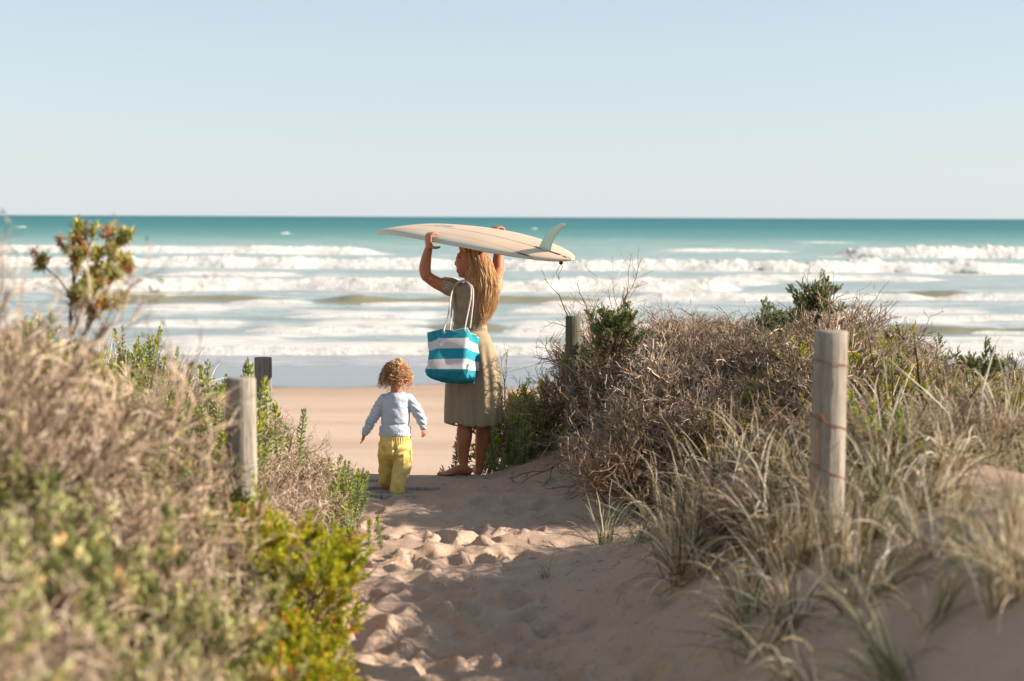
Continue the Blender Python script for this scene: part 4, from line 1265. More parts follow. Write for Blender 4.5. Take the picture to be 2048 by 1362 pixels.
def grow(P0, D, L, k, wob, up, r):
    """polylines (n,k+1,3) growing from P0 along D"""
    n = len(P0); L = np.broadcast_to(L, (n,)); out = [P0]; p = P0.copy(); d = D.copy()
    for i in range(k):
        d = d + r.normal(size=(n, 3)) * wob + np.array([0, 0, up]); d /= np.linalg.norm(d, axis=1, keepdims=True)
        p = p + d * (L / k)[:, None]; out.append(p)
    return np.stack(out, 1)


def branch(PL, m, ang, r, t0=.25, t1=1.0):
    """m child starts per parent polyline; returns start points, directions, parent index"""
    n, k = PL.shape[:2]; idx = np.repeat(np.arange(n), m); t = r.uniform(t0, t1, n * m) * (k - 1)
    i = np.minimum(t.astype(int), k - 2); f = (t - i)[:, None]
    a = PL[idx, i]; b = PL[idx, i + 1]; P = a * (1 - f) + b * f
    d = b - a; d /= np.linalg.norm(d, axis=1, keepdims=True) + 1e-9
    q = np.cross(d, unit(n * m, r)); q /= np.linalg.norm(q, axis=1, keepdims=True) + 1e-9
    an = (ang * r.uniform(.6, 1.3, n * m))[:, None]
    return P, d * np.cos(an) + q * np.sin(an), idx


def dome_dirs(n, r, spread=1.2):
    th = r.uniform(0, 2 * PI, n); e = np.abs(r.normal(0, spread * .5, n)).clip(0, 1.45)
    return np.stack([np.sin(e) * np.cos(th), np.sin(e) * np.sin(th), np.cos(e)], 1)


def rad(n, k, a, b): return np.broadcast_to(np.linspace(a, b, k)[None], (n, k))


M_TWIG = mat_tone('dead_twig', [(0, '#2d231d'), (.3, '#7e6b5b'), (.63, '#bba48c'), (1, '#e2d2c0')], .85, .0, .15)  # dark ends of both twig ramps put the shade of gaps into the colour
M_TWIGR = mat_tone('brown_twig', [(0, '#2a2019'), (.38, '#6e5a4a'), (.78, '#a8917c'), (1, '#d6c4ae')], .85, .0, .15)
M_SAGE = mat_tone('sage_leaf', [(0, '#5a6236'), (.3, '#8f955c'), (.6, '#b9b982'), (.85, '#d4cfa2'), (1, '#dfb67a')], .65, .25, .25)
M_OLIVE = mat_tone('olive_leaf', [(0, '#333f1c'), (.35, '#536128'), (.7, '#7c8440'), (.92, '#a09e5c'), (1, '#b88a4c')], .6, .22, .25)
M_LIME = mat_tone('lime_leaf', [(0, '#66760f'), (.3, '#909c16'), (.6, '#c6c62c'), (.86, '#e2d04c'), (.93, '#c96f2c'), (1, '#b8552a')], .5, .3, .35)
M_SPURGE = mat_tone('spurge_leaf', [(0, '#566a48'), (.4, '#7f925d'), (.75, '#a5b474'), (.92, '#c0c45c'), (1, '#a8704c')], .55, .2, .3)
M_SPURGEY = mat_tone('spurge_tip', [(0, '#6d7f2c'), (.5, '#a3ad3c'), (1, '#ccc94c')], .5, .3, .3)
M_STRAW = mat_tone('straw_blade', [(0, '#332b1c'), (.28, '#6f643c'), (.5, '#b5a37c'), (.75, '#ddccae'), (1, '#f0e7d5')], .6, .3, .3)  # darkest stop stands in for shade between the blades
M_GREYBLADE = mat_tone('grey_green_blade', [(0, '#5d664a'), (.4, '#808666'), (.75, '#a9a786'), (1, '#c8bf9c')], .55, .25, .35)
M_ORANGE = mat_tone('orange_leaf', [(0, '#8e5a2c'), (.5, '#c07f3e'), (1, '#d9a75c')], .6, .3, .2)
M_SEED = mat_plain('seed_head', '#4a4348', .9)


def stems_obj(root, name, mb, mats):
    return mb.build(name, mats, parent=root, smooth=False)


# every plant maker returns {part name: (MB, material)} around the origin, about 1 m tall
def twig_bush(seed, h=1.0, n0=26, lv=(7, 7, 4), spread=1.25, thin=1.0, leaf=None, leafn=0, mat=None, wob=.22):
    r = np.random.default_rng(seed); mb = MB()
    P0 = np.concatenate([r.normal(0, .09 * h, (n0, 2)), np.full((n0, 1), -.05)], 1)
    D = dome_dirs(n0, r, spread)
    A = grow(P0, D, r.uniform(.45, .85, n0) * h, 6, wob, .03, r)
    mb.tubes(A, rad(n0, 7, .0085, .004) * thin, 4, tone=r.uniform(.1, .6, n0))
    P, D, _ = branch(A, lv[0], .65, r, .2); n = len(P)
    B = grow(P, D, r.uniform(.16, .40, n) * h, 4, wob * 1.2, .05, r); mb.tubes(B, rad(n, 5, .0040, .0022) * thin, 3, tone=r.uniform(.15, .8, n))
    P, D, _ = branch(B, lv[1], .75, r, .15); n = len(P)
    Cc = grow(P, D, r.uniform(.06, .19, n) * h, 3, wob * 1.3, .07, r); mb.tubes(Cc, rad(n, 4, .0022, .0013) * thin, 3, tone=r.uniform(.2, 1, n))
    P, D, _ = branch(Cc, lv[2], .7, r, .2); n = len(P)
    E = grow(P, D, r.uniform(.02, .07, n) * h, 1, .2, .05, r); mb.tubes(E, rad(n, 2, .0014, .0009) * thin, 3, tone=r.uniform(.3, 1, n))
    out = {'branches': (mb, mat or M_TWIG)}
    if leaf is not None:
        ml = MB(); sel = r.integers(0, n, leafn); C0 = E[sel, 1]
        ml.leaves(C0, unit(leafn, r) * .8 + np.array([0, 0, .5]), r.uniform(.012, .028, leafn) * h, r.uniform(.006, .012, leafn) * h, tone=r.random(leafn))
        out['leaves'] = (ml, leaf)
    return out


def leafy_bush(seed, h=1.0, n0=16, leafmat=None, leaf_len=.03, leaf_w=.009, tips=320, per=26, spread=1.1, twig=None, orange=0, upl=.6, base=.22, tip=.13):
    """stems ending in plumes of narrow leaves"""
    r = np.random.default_rng(seed); mb = MB(); ml = MB()
    P0 = np.concatenate([r.normal(0, .05 * h, (n0, 2)), np.full((n0, 1), -.05)], 1)
    A = grow(P0, dome_dirs(n0, r, spread), r.uniform(.4, .75, n0) * h, 6, .2, .06, r)
    mb.tubes(A, rad(n0, 7, .009, .004), 4, tone=r.uniform(0, .5, n0))
    for k in range(3):
        mb.tubes(np.array([[[.05 * k - .05, .03 * k, -1.3], [.03 * k - .03, 0, -.5], [0, 0, .1]]]) * h, .008, 4, tone=.3)
    m = max(1, tips // (n0 * 4))
    P, D, _ = branch(A, 4, .6, r, .3); n = len(P)
    B = grow(P, D, r.uniform(.12, .3, n) * h, 4, .2, .1, r); mb.tubes(B, rad(n, 5, .004, .0025), 3, tone=r.uniform(.1, .7, n))
    P, D, _ = branch(B, m, .6, r, .3); n = len(P)
    T = grow(P, D, r.uniform(.6, 1.2, n) * tip * h, 4, .15, .14, r); mb.tubes(T, rad(n, 5, .0025, .0013), 3, tone=r.uniform(.2, .8, n))
    P, D, ii = branch(T, per, 1.0, r, base, 1.0); k = len(P)
    clump = r.normal(.45, .2, n)[ii]
    D = D + np.array([0, 0, upl])
    ml.leaves(P, D, r.uniform(.7, 1.3, k) * leaf_len, r.uniform(.8, 1.2, k) * leaf_w, tone=np.clip(clump + r.normal(0, .16, k) + (r.random(k) < .05) * .4, 0, 1))
    return {'branches': (mb, twig or M_TWIGR), 'leaves': (ml, leafmat or M_OLIVE)}


def spurge(seed, h=1.0, n0=14, spread=.6, tipyellow=.25, lean=0.0, mat=None):
    """upright bottle-brush stems packed with short leaves"""
    r = np.random.default_rng(seed); mb = MB(); ml = MB(); mt = MB()
    P0 = np.concatenate([r.normal(0, .10, (n0, 2)), np.full((n0, 1), -.03)], 1) * [1, 1, h]
    D = dome_dirs(n0, r, spread); D[:, 0] += lean; D /= np.linalg.norm(D, axis=1, keepdims=True)
    L = r.uniform(.55, 1.05, n0) * h
    A = grow(P0, D, L, 7, .07, .09, r); mb.tubes(A, rad(n0, 8, .0042, .0030), 4, tone=r.uniform(.3, .9, n0))
    per = 90; n = n0 * per
    idx = np.repeat(np.arange(n0), per); t = np.tile(np.linspace(.06, 1, per), n0) ** .9 * 7; i = np.minimum(t.astype(int), 6); f = (t - i)[:, None]
    a = A[idx, i]; b = A[idx, i + 1]; P = a * (1 - f) + b * f; d = b - a; d /= np.linalg.norm(d, axis=1, keepdims=True)
    u = np.cross(d, [0.3, .1, 0]); u /= np.linalg.norm(u, axis=1, keepdims=True); w = np.cross(d, u)
    ph = np.tile(np.arange(per) * 2.399, n0)[:, None]; tt = t / 7
    s = np.cos(ph) * u + np.sin(ph) * w
    op = np.interp(tt, [0, .8, 1], [1.0, .9, .35])[:, None]
    DD = d * (1.05 - op * .6) + s * op
    ln = r.uniform(.8, 1.2, n) * .027 * np.interp(tt, [0, .15, .9, 1], [.6, 1, .9, .7]); tone = np.clip(.35 + .3 * tt + r.normal(0, .12, n) + (tt < .2) * (r.random(n) < .4) * .6, 0, 1)
    yel = (r.random(n0) < tipyellow)[idx] & (tt > .86)
    ml.leaves(P[~yel], DD[~yel], ln[~yel], .0105, tone=tone[~yel])
    out = {'stems': (mb, M_TWIGR), 'leaves': (ml, mat or M_SPURGE)}
    if yel.any():
        mt.leaves(P[yel], DD[yel], ln[yel] * 1.2, .014, tone=r.random(yel.sum())); out['yellow_tips'] = (mt, M_SPURGEY)
    return out


def tussock(seed, h=1.0, n0=70, w=.0055, droop=1.0, mat=None, spread=.8, lean=(-.15, 0), dry=20):
    """arching grass blades"""
    r = np.random.default_rng(seed); mb = MB(); k = 8
    P0 = np.concatenate([r.normal(0, .045 * h + .012, (n0, 2)), np.full((n0, 1), -.02)], 1)
    D = dome_dirs(n0, r, spread) + np.array([lean[0], lean[1], 0]); D /= np.linalg.norm(D, axis=1, keepdims=True)
    L = r.uniform(.45, 1.15, n0) * h; p = P0.copy(); d = D.copy(); pts = [p]
    g = r.uniform(.2, 1.4, n0)[:, None] * droop
    for i in range(k):
        d = d + np.array([0, 0, -1.0]) * g * .020 * (i + .5) + r.normal(0, .065, (n0, 3)); d /= np.linalg.norm(d, axis=1, keepdims=True)
        p = p + d * (L / k)[:, None]; pts.append(p)
    P = np.stack(pts, 1); wd = (r.uniform(.6, 1.25, n0) * w)[:, None] * np.array([.8, 1, 1, 1, .95, .85, .7, .45, .08])[None]
    S = np.cross(D, np.array([0, 0, 1.0])) + r.normal(0, .35, (n0, 3))
    mb.ribbons(P, wd, S, tone=np.clip(r.normal(.55, .32, n0), 0, 1))
    out = {'blades': (mb, mat or M_STRAW)}
    if dry:
        m2 = MB(); P0 = np.concatenate([r.normal(0, .06 * h, (dry, 2)), np.full((dry, 1), .0)], 1)
        Q = grow(P0, dome_dirs(dry, r, 2.2), r.uniform(.15, .4, dry) * h, 5, .28, -.05, r); m2.ribbons(Q, rad(dry, 6, w * .9, w * .2), unit(dry, r), tone=r.uniform(.4, 1, dry))
        out['dry_blades'] = (m2, M_ORANGE if r.random() < .5 else M_TWIG)
    return out


def rosette_tree(seed):
    """open branched shrub whose twig ends carry rosettes of long leaves"""
    r = np.random.default_rng(seed); mb = MB(); ml = MB(); mo = MB()
    P0 = np.array([[0, 0, -.1]] * 4) + r.normal(0, .02, (4, 3)); D = np.array([[.25, .1, 1], [-.25, .2, 1.1], [.55, -.2, .8], [.05, .3, 1.0]]); D /= np.linalg.norm(D, axis=1, keepdims=True)
    A = grow(P0, D, np.array([.62, .66, .66, .6]), 7, .12, .05, r); mb.tubes(A, rad(4, 8, .011, .005), 5, tone=.35)
    P, D, _ = branch(A, 7, .6, r, .5); n = len(P); B = grow(P, D, r.uniform(.10, .22, n), 4, .18, .12, r); mb.tubes(B, rad(n, 5, .005, .003), 4, tone=.4)
    P, D, _ = branch(B, 3, .6, r, .5); n = len(P); T = grow(P, D, r.uniform(.03, .09, n), 3, .15, .15, r); mb.tubes(T, rad(n, 4, .003, .002), 3, tone=.5)
    per = 46; idx = np.repeat(np.arange(n), per); f = r.uniform(.35, 1, n * per)[:, None] * 3; i = np.minimum(f.astype(int), 2)[:, 0]; ff = f - i[:, None]
    Pp = T[idx, i] * (1 - ff) + T[idx, i + 1] * ff; d = T[idx, -1] - T[idx, 0]; d /= np.linalg.norm(d, axis=1, keepdims=True)
    s = unit(len(Pp), r); Dd = d * .75 + s * .8
    low = (r.random(n) < .22)[idx] | ((f[:, 0] < 1.5) & (r.random(len(f)) < .4))
    ml.leaves(Pp[~low], Dd[~low], r.uniform(.032, .052, (~low).sum()), .011, tone=np.clip(r.normal(.6, .2, (~low).sum()), 0, 1))
    mo.leaves(Pp[low], Dd[low] - np.array([0, 0, .7]), r.uniform(.026, .042, low.sum()), .0085, tone=r.random(low.sum()))
    return {'branches': (mb, M_TWIGR), 'leaves': (ml, mat_tone('rosette_leaf', [(0, '#5f6c30'), (.45, '#9aa052'), (.8, '#c6bd78'), (1, '#d8b06c')], .55, .3, .3)), 'withered_leaves': (mo, M_ORANGE)}


PROTO = {}


def proto(key, parts):
    PROTO[key] = {nm: mb.mesh(key + '_' + nm, [mat]) for nm, (mb, mat) in parts.items()}


proto('dead_a', twig_bush(1, n0=20, lv=(6, 5, 3), thin=1.7)); proto('dead_b', twig_bush(2, n0=26, lv=(6, 6, 3), spread=1.45, thin=1.3, wob=.28)); proto('dead_c', twig_bush(3, lv=(7, 6, 4), spread=1.2, mat=M_TWIGR, thin=1.2))
proto('sparse', twig_bush(4, n0=12, lv=(5, 4, 2), spread=.8, wob=.16)); proto('wiry', twig_bush(5, n0=16, lv=(6, 5, 3), spread=1.3, leaf=M_OLIVE, leafn=900))
proto('pale', twig_bush(8, n0=10, lv=(4, 3, 2), spread=1.5, thin=1.9, wob=.3, mat=mat_tone('bleached_branch', [(0, '#8f8074'), (1, '#d6c9ba')], .85, 0, .15)))
proto('gnarled', twig_bush(6, n0=9, lv=(5, 4, 2), spread=1.5, thin=2.3, wob=.34, mat=M_TWIGR))
proto('sage_a', leafy_bush(11, leafmat=M_SAGE, leaf_len=.05, leaf_w=.016, tips=380, per=26)); proto('sage_b', leafy_bush(12, leafmat=M_SAGE, leaf_len=.045, leaf_w=.015, tips=300, per=24, spread=1.4))
proto('olive_a', leafy_bush(13, leafmat=M_OLIVE, leaf_len=.024, leaf_w=.0075, tips=420, per=30)); proto('olive_b', leafy_bush(14, leafmat=M_OLIVE, leaf_len=.022, leaf_w=.007, tips=300, per=30, spread=.8))
proto('lime_a', leafy_bush(15, leafmat=M_LIME, leaf_len=.024, leaf_w=.013, tips=1100, per=26, n0=30, spread=1.35, tip=.12)); proto('lime_b', leafy_bush(16, leafmat=M_LIME, leaf_len=.022, leaf_w=.012, tips=620, per=24, n0=20, spread=1.5, tip=.12))
proto('cap', leafy_bush(17, leafmat=mat_tone('grey_green_leaf', [(0, '#46542f'), (.4, '#6f7d49'), (.75, '#97a06a'), (1, '#c2c18c')], .6, .22, .25), leaf_len=.04, leaf_w=.012, tips=800, per=30, n0=22, spread=1.25, tip=.15))
for k in range(3): proto('spurge_%d' % k, spurge(20 + k, .34, 13 + 3 * k, .75, .15 + .2 * k))
proto('spurge_top', spurge(25, .46, 30, .55, .75)); proto('spurge_lean', spurge(26, .34, 9, .7, .3, .9))
for k in range(4): proto('tuss_%d' % k, tussock(30 + k, .55, 52 + 8 * k, .0095, 1.9 + .5 * k, spread=1.15, lean=(-.35 + .2 * k, -.1)))
proto('tuss_fine', tussock(35, .42, 110, .0036, .7, spread=.5, lean=(.05, 0))); proto('tuss_grey', tussock(36, .46, 34, .010, 2.6, mat=M_GREYBLADE, spread=1.1, lean=(-.3, -.1), dry=6))
proto('tuss_sprig', tussock(37, .30, 16, .009, 1.6, mat=M_GREYBLADE, spread=.9, dry=4)); proto('tuss_flat', tussock(38, .5, 46, .0095, 3.2, spread=1.7, lean=(-.3, -.2)))
proto('rosette', rosette_tree(41))


def plant(kind, name, u, Y, s, label, cat, group=None, rz=None, z=None, sink=.02, sz=None, tilt=None):
    x = XU(u, Y); zz = float(G(x, Y)) - sink if z is None else z
    o = thing(name, (x, Y, zz), label, cat, group)
    r = random.Random(int(u * 7 + Y * 1000))
    o.rotation_euler = (0 if tilt is None else tilt[0], 0 if tilt is None else tilt[1], r.uniform(0, 6.28) if rz is None else rz)
    o.scale = (s, s, s * (sz or 1))
    for nm, me in PROTO[kind].items():
        q = link(nm, me, o)
        if nm != 'branches': q['kind'] = 'stuff'
    return o


# ---- individual plants one can point to
PL = [
 # right bank, skyline and front
 ('cap', 'coast_bush', 1228, 11.7, .40, 'dense grey green bush capping the dark far post on the right', 'bush', .95, -.56),
 ('sparse', 'dead_shrub', 1215, 12.3, .85, 'bare dead shrub with dark curled heads above the green bush by the far post', 'shrub', 1.1, -.86),
 ('gnarled', 'dead_shrub', 1122, 12.3, .46, 'gnarled dark bare branches sticking out left of the far post', 'shrub', 1.0, -1.42),
 ('dead_c', 'dead_shrub', 1235, 12.5, .95, 'dark brown tangled dead shrub hugging the right side of the far post', 'shrub', 1.0, None),
 ('dead_a', 'dead_shrub', 1360, 10.8, .76, 'pinkish grey dead shrub sprawling over the sand right of the far post', 'shrub', .95, None),
 ('sparse', 'dead_shrub', 1385, 11.6, .80, 'thin upright bare shrub reaching highest over the middle of the right thicket', 'shrub', 1.0, None),
 ('cap', 'coast_bush', 1545, 12.0, .40, 'small dark green bush on the skyline left of the tall near post', 'bush', 1.0, -.60),
 ('cap', 'coast_bush', 1632, 11.6, .36, 'little bright green crown rising from bare twigs above the tall near post', 'bush', 1.0, -.36),
 ('dead_b', 'dead_shrub', 1700, 11.9, .86, 'rounded bare twiggy dome behind the top of the tall near post', 'shrub', .92, None),
 ('sparse', 'dead_shrub', 1650, 11.7, .82, 'feathery bare shrub right behind the post top, pale tips against the surf', 'shrub', 1.0, None),
 ('lime_b', 'succulent_bush', 1575, 10.3, .42, 'dark hollow bush with lime and orange leaves left of the near post', 'bush', 1.0, None),
 ('lime_b', 'succulent_bush', 1545, 11.0, .42, 'yellow green bush patch peeping through dead twigs left of the post top', 'bush', 1.0, None),
 ('cap', 'coast_bush', 1955, 10.8, .46, 'dark rounded green bush at the right edge of the thicket', 'bush', 1.0, -.86),
 ('lime_a', 'succulent_bush', 1880, 10.7, .44, 'yellow green bush with ochre tips below the skyline at right', 'bush', 1.0, None),
 ('lime_b', 'succulent_bush', 2040, 10.0, .42, 'orange tinged succulent bush at the right picture edge', 'bush', 1.0, None),
 ('olive_b', 'coast_bush', 1840, 11.6, .34, 'small pale green tufted bush on the skyline right of the near post', 'bush', 1.0, -.77),
 ('olive_b', 'coast_bush', 2028, 13.0, .36, 'small dark purplish bush farthest right on the skyline', 'bush', 1.0, -.95),
 ('gnarled', 'dead_shrub', 1950, 10.2, .50, 'dark bare sticks leaning left at the right side of the thicket', 'shrub', .8, None),
 # beach side of the right bank, behind the woman
 ('lime_a', 'succulent_bush', 1035, 13.2, .78, 'bright yellow green bush just right of the woman\'s skirt', 'bush', 1.0, None),
 ('lime_b', 'succulent_bush', 1090, 13.4, .66, 'yellow green bush behind the drooping wire netting', 'bush', 1.0, None),
 ('sparse', 'dead_shrub', 1045, 13.0, .85, 'pale bare twigs rising right of the woman above the yellow bush', 'shrub', 1.0, None),
 ('spurge_2', 'spurge_clump', 1003, 12.7, 1.5, 'soft green spurge clump at the foot of the bank by the woman\'s calves', 'plant', 1.0, None),
 ('spurge_1', 'spurge_clump', 1040, 12.8, 1.2, 'pale green spurge stems above the sand edge between woman and netting', 'plant', 1.0, None),
 ('spurge_lean', 'spurge_clump', 966, 12.55, .95, 'dark leaning spurge between the woman\'s ankles and the beach', 'plant', 1.0, None),
 ('spurge_lean', 'spurge_clump', 912, 12.5, .42, 'single dark curved spurge sprig left of the woman\'s ankle', 'plant', 1.0, None),
 # left side, mid distance
 ('spurge_top', 'spurge_clump', 445, 9.2, 1.5, 'tall lime tipped spurge clump standing out on the left skyline', 'plant', 1.05, None),
 ('spurge_top', 'spurge_clump', 405, 8.9, 1.2, 'leftmost stems of the lime tipped spurge stand behind the near left post', 'plant', 1.0, None),
 ('spurge_top', 'spurge_clump', 492, 9.6, 1.15, 'spurge clump left of the short dark far post', 'plant', 1.0, None),
 ('spurge_lean', 'spurge_clump', 522, 11.2, 1.5, 'dark spurge sprig growing over the top of the short far post', 'plant', 1.1, None),
 ('spurge_top', 'spurge_clump', 262, 9.4, .95, 'yellow headed spurge stems poking from the left ridge grass', 'plant', 1.1, None),
 ('spurge_1', 'spurge_clump', 620, 10.6, 1.15, 'pale green spurge clump above the path edge left of the child', 'plant', 1.0, None),
 ('spurge_2', 'spurge_clump', 655, 10.3, .95, 'shaded blue green spurge clump beside the board edge', 'plant', 1.0, None),
 ('spurge_0', 'spurge_clump', 645, 9.5, .70, 'lowest small spurge clump on the lit sand at the path\'s left edge', 'plant', 1.0, None),
 ('spurge_0', 'spurge_clump', 700, 8.2, .42, 'tiny two stemmed spurge seedling on the path beside the lime bush', 'plant', 1.0, None),
 ('spurge_lean', 'spurge_clump', 575, 10.7, .95, 'leaning spurge stems against the beach right of the left far post', 'plant', 1.0, None),
 # left foreground, out of focus
 ('rosette', 'rosette_shrub', 112, 6.2, .86, 'open shrub with rosettes of yellow green leaves against the surf at upper left', 'shrub', 1.0, -.62),
 ('lime_a', 'succulent_bush', 512, 5.7, .74, 'large bright lime bush with orange tips at lower centre left', 'bush', 1.05, None),
 ('lime_a', 'succulent_bush', 545, 5.1, .56, 'lower lobe of lime foliage reaching onto the path', 'bush', 1.0, None),
 ('lime_a', 'succulent_bush', 520, 6.3, .62, 'upper lime foliage with rusty tips at the foot of the near left post', 'bush', 1.0, None),
 ('lime_b', 'succulent_bush', 600, 5.6, .40, 'outermost lime foliage clump fringing the sandy path', 'bush', 1.0, None),
 ('sage_a', 'sage_bush', 40, 3.9, .56, 'blurred sage green bush at the left picture edge', 'bush', 1.0, None),
 ('sage_b', 'sage_bush', 330, 4.6, .60, 'blurred pale sage bush left of the near left post', 'bush', 1.0, None),
 ('sage_a', 'sage_bush', 90, 2.95, .42, 'closest blurred grey green bush in the lower left corner', 'bush', 1.0, None),
 ('sage_b', 'sage_bush', 400, 4.15, .28, 'blurred low sage bush at the bottom beside the lime bush', 'bush', 1.0, None),
 ('sparse', 'dead_shrub', -60, 4.7, .78, 'tall loose grey twigs rising above everything at the far left edge', 'shrub', 1.0, None),
 ('wiry', 'dead_shrub', -35, 4.6, 1.04, 'pinkish brush filling the left picture edge below the rosette shrub', 'shrub', 1.0, None),
 ('dead_b', 'dead_shrub', 50, 5.2, .84, 'tall blurred tangle of pinkish brown twigs at the left edge', 'shrub', 1.0, None),
]
for (kind, nm, u, Y, s, lab, cat, sz, z) in PL:
    plant(kind, nm, u, Y, s, lab, cat, sz=sz, rz=5.760 if kind == 'rosette' else None, z=None if z is None else EYE + z - (0.35 if nm in ('coast_bush', 'dead_shrub') and z > -1.3 else 0))

GT = 'grass tussocks on the right bank'
TS = [
 ('tuss_0', 1345, 8.3, .95, 'pale arching tussock at the left end of the right bank grass'),
 ('tuss_1', 1440, 8.0, 1.1, 'large straw tussock in the middle of the bank left of the near post'),
 ('tuss_2', 1530, 7.7, 1.05, 'straw tussock just left of the tall near post'),
 ('tuss_3', 1400, 7.6, .9, 'dark bottomed drooping tussock over the shaded sand slope'),
 ('tuss_0', 1560, 6.6, .75, 'twisted tussock at the left foot of the near post'),
 ('tuss_1', 1730, 5.9, .55, 'straw tussock at the right foot of the near post'),
 ('tuss_2', 1790, 8.6, 1.15, 'silvery arching tussock right of the near post, halfway up'),
 ('tuss_3', 1900, 8.2, 1.1, 'silvery tussock bending left in the sun near the right edge'),
 ('tuss_0', 2010, 7.6, 1.05, 'sunlit tussock at the right picture edge'),
 ('tuss_1', 1900, 6.75, .6, 'yellow and orange stemmed tussock on the lit sand patch at right'),
 ('tuss_grey', 1215, 9.1, .95, 'grey green tuft drooping over the path at the bank foot'),
 ('tuss_sprig', 1100, 8.3, .75, 'small lone green sprig on the sand beside the path'),
 ('tuss_flat', 1545, 5.4, .62, 'ragged silver tuft lowest on the shaded slope'),
 ('tuss_3', 1500, 5.9, .62, 'drooping straw tuft on the slope below and left of the near post'),
 ('tuss_1', 1590, 5.55, .58, 'dark rooted silver tuft straight below the near post'),
 ('tuss_0', 1860, 5.3, .6, 'arching tuft on the shaded sand between near post and right edge'),
 ('tuss_3', 2040, 4.7, .6, 'dark drooping tuft nearest the lower right corner'),
 ('tuss_sprig', 1775, 5.2, .95, 'sparse upright tuft on the shaded sand below the near post'),
 ('tuss_grey', 1960, 5.0, .62, 'grey green shaded tuft near the lower right corner'),
 ('tuss_grey', 1290, 8.6, .85, 'grey green tuft just right of the drooping path tuft'),
]
for (kind, u, Y, s, lab) in TS:
    plant(kind, 'grass_tussock', u, Y, s * (1.12 if Y < 6.7 else 1.0), lab, 'grass tussock', GT, rz=None)
for (u, Y, s, lab) in ((1440, 8.9, .9, 'light green spurge stems standing in straw left of the near post'), (1500, 8.7, .8, 'yellow tipped spurge stems beside the near post\'s left edge'),
                       (1725, 7.7, .95, 'pale green spurge row against the right side of the near post'), (1775, 7.5, .85, 'spurge clump with red brown base right of the near post')):
    plant('spurge_%d' % (int(u) % 3), 'spurge_clump', u, Y, s, lab, 'plant')


# ---- what nobody could count: tangled undergrowth, scattered by geometry nodes
def scatter(name, keys, pts, seed):
    """pts (n,4): x, y, z, scale"""
    r = np.random.default_rng(seed); pts = np.asarray(pts); n = len(pts)
    me = bpy.data.meshes.new(name); me.vertices.add(n); me.vertices.foreach_set('co', pts[:, :3].astype(np.float32).ravel())
    a = me.attributes.new('size', 'FLOAT', 'POINT'); a.data.foreach_set('value', pts[:, 3].astype(np.float32))
    a = me.attributes.new('turn', 'FLOAT_VECTOR', 'POINT'); tv = np.stack([r.normal(0, .12, n), r.normal(0, .12, n), r.uniform(0, 6.28, n)], 1); a.data.foreach_set('vector', tv.astype(np.float32).ravel())
    a = me.attributes.new('pick', 'INT', 'POINT'); a.data.foreach_set('value', r.integers(0, len(keys), n).astype(np.int32))
    o = link(name, me); tag(o, kind='stuff')
    ng = bpy.data.node_groups.new(name, 'GeometryNodeTree'); ng.is_modifier = True
    ng.interface.new_socket('Geometry', in_out='INPUT', socket_type='NodeSocketGeometry'); ng.interface.new_socket('Geometry', in_out='OUTPUT', socket_type='NodeSocketGeometry')
    gi = ng.nodes.new('NodeGroupInput'); go = ng.nodes.new('NodeGroupOutput'); jn = ng.nodes.new('GeometryNodeJoinGeometry'); L = ng.links
    def na(nm, ty):
        q = ng.nodes.new('GeometryNodeInputNamedAttribute'); q.data_type = ty; q.inputs[0].default_value = nm; return q.outputs[0]
    for k, key in enumerate(keys):
        jj = ng.nodes.new('GeometryNodeJoinGeometry')
        for nm, mesh in PROTO[key].items():
            ob = bpy.data.objects.get('src_' + mesh.name) or bpy.data.objects.new('src_' + mesh.name, mesh)
            oi = ng.nodes.new('GeometryNodeObjectInfo'); oi.inputs['Object'].default_value = ob; oi.inputs['As Instance'].default_value = True
            L.new(oi.outputs['Geometry'], jj.inputs[0])
        ip = ng.nodes.new('GeometryNodeInstanceOnPoints'); cmp_ = ng.nodes.new('FunctionNodeCompare'); cmp_.data_type = 'INT'; cmp_.operation = 'EQUAL'
        L.new(na('pick', 'INT'), cmp_.inputs[2]); cmp_.inputs[3].default_value = k
        L.new(gi.outputs[0], ip.inputs['Points']); L.new(cmp_.outputs[0], ip.inputs['Selection']); L.new(jj.outputs[0], ip.inputs['Instance'])
        er = ng.nodes.new('FunctionNodeEulerToRotation'); L.new(na('turn', 'FLOAT_VECTOR'), er.inputs[0]); L.new(er.outputs[0], ip.inputs['Rotation'])
        L.new(na('size', 'FLOAT'), ip.inputs['Scale']); L.new(ip.outputs[0], jn.inputs[0])
    L.new(jn.outputs[0], go.inputs[0])
    md = o.modifiers.new('scatter', 'NODES'); md.node_group = ng
    return o


def field(n, u0, u1, y0, y1, s0, s1, seed, keep=None, sink=.03, gap=.10, prof=None, hc=.85):
    """random spots inside a patch of the banks"""
    r = np.random.default_rng(seed); out = []
    tries = 0
    while len(out) < n and tries < n * 60:
        tries += 1
        Y = r.uniform(y0, y1); u = r.uniform(u0, u1); x = XU(u, Y); s = r.uniform(s0, s1)
        if keep is not None and not keep(x, Y, u): continue
        if any((x - p[0]) ** 2 + (Y - p[1]) ** 2 < gap ** 2 for p in out): continue
        g = float(G(x, Y)) - sink
        if prof is not None:      # keep below the outline the growth has on this bank
            zmax = EYE - (np.interp(u, prof[0], prof[1]) - 434) / FPX * Y
            smax = (zmax - g) / hc
            if smax < s0 * .6: continue
            s = min(s, smax * r.uniform(.85, 1.0))
        out.append((x, Y, g, s))
    return out


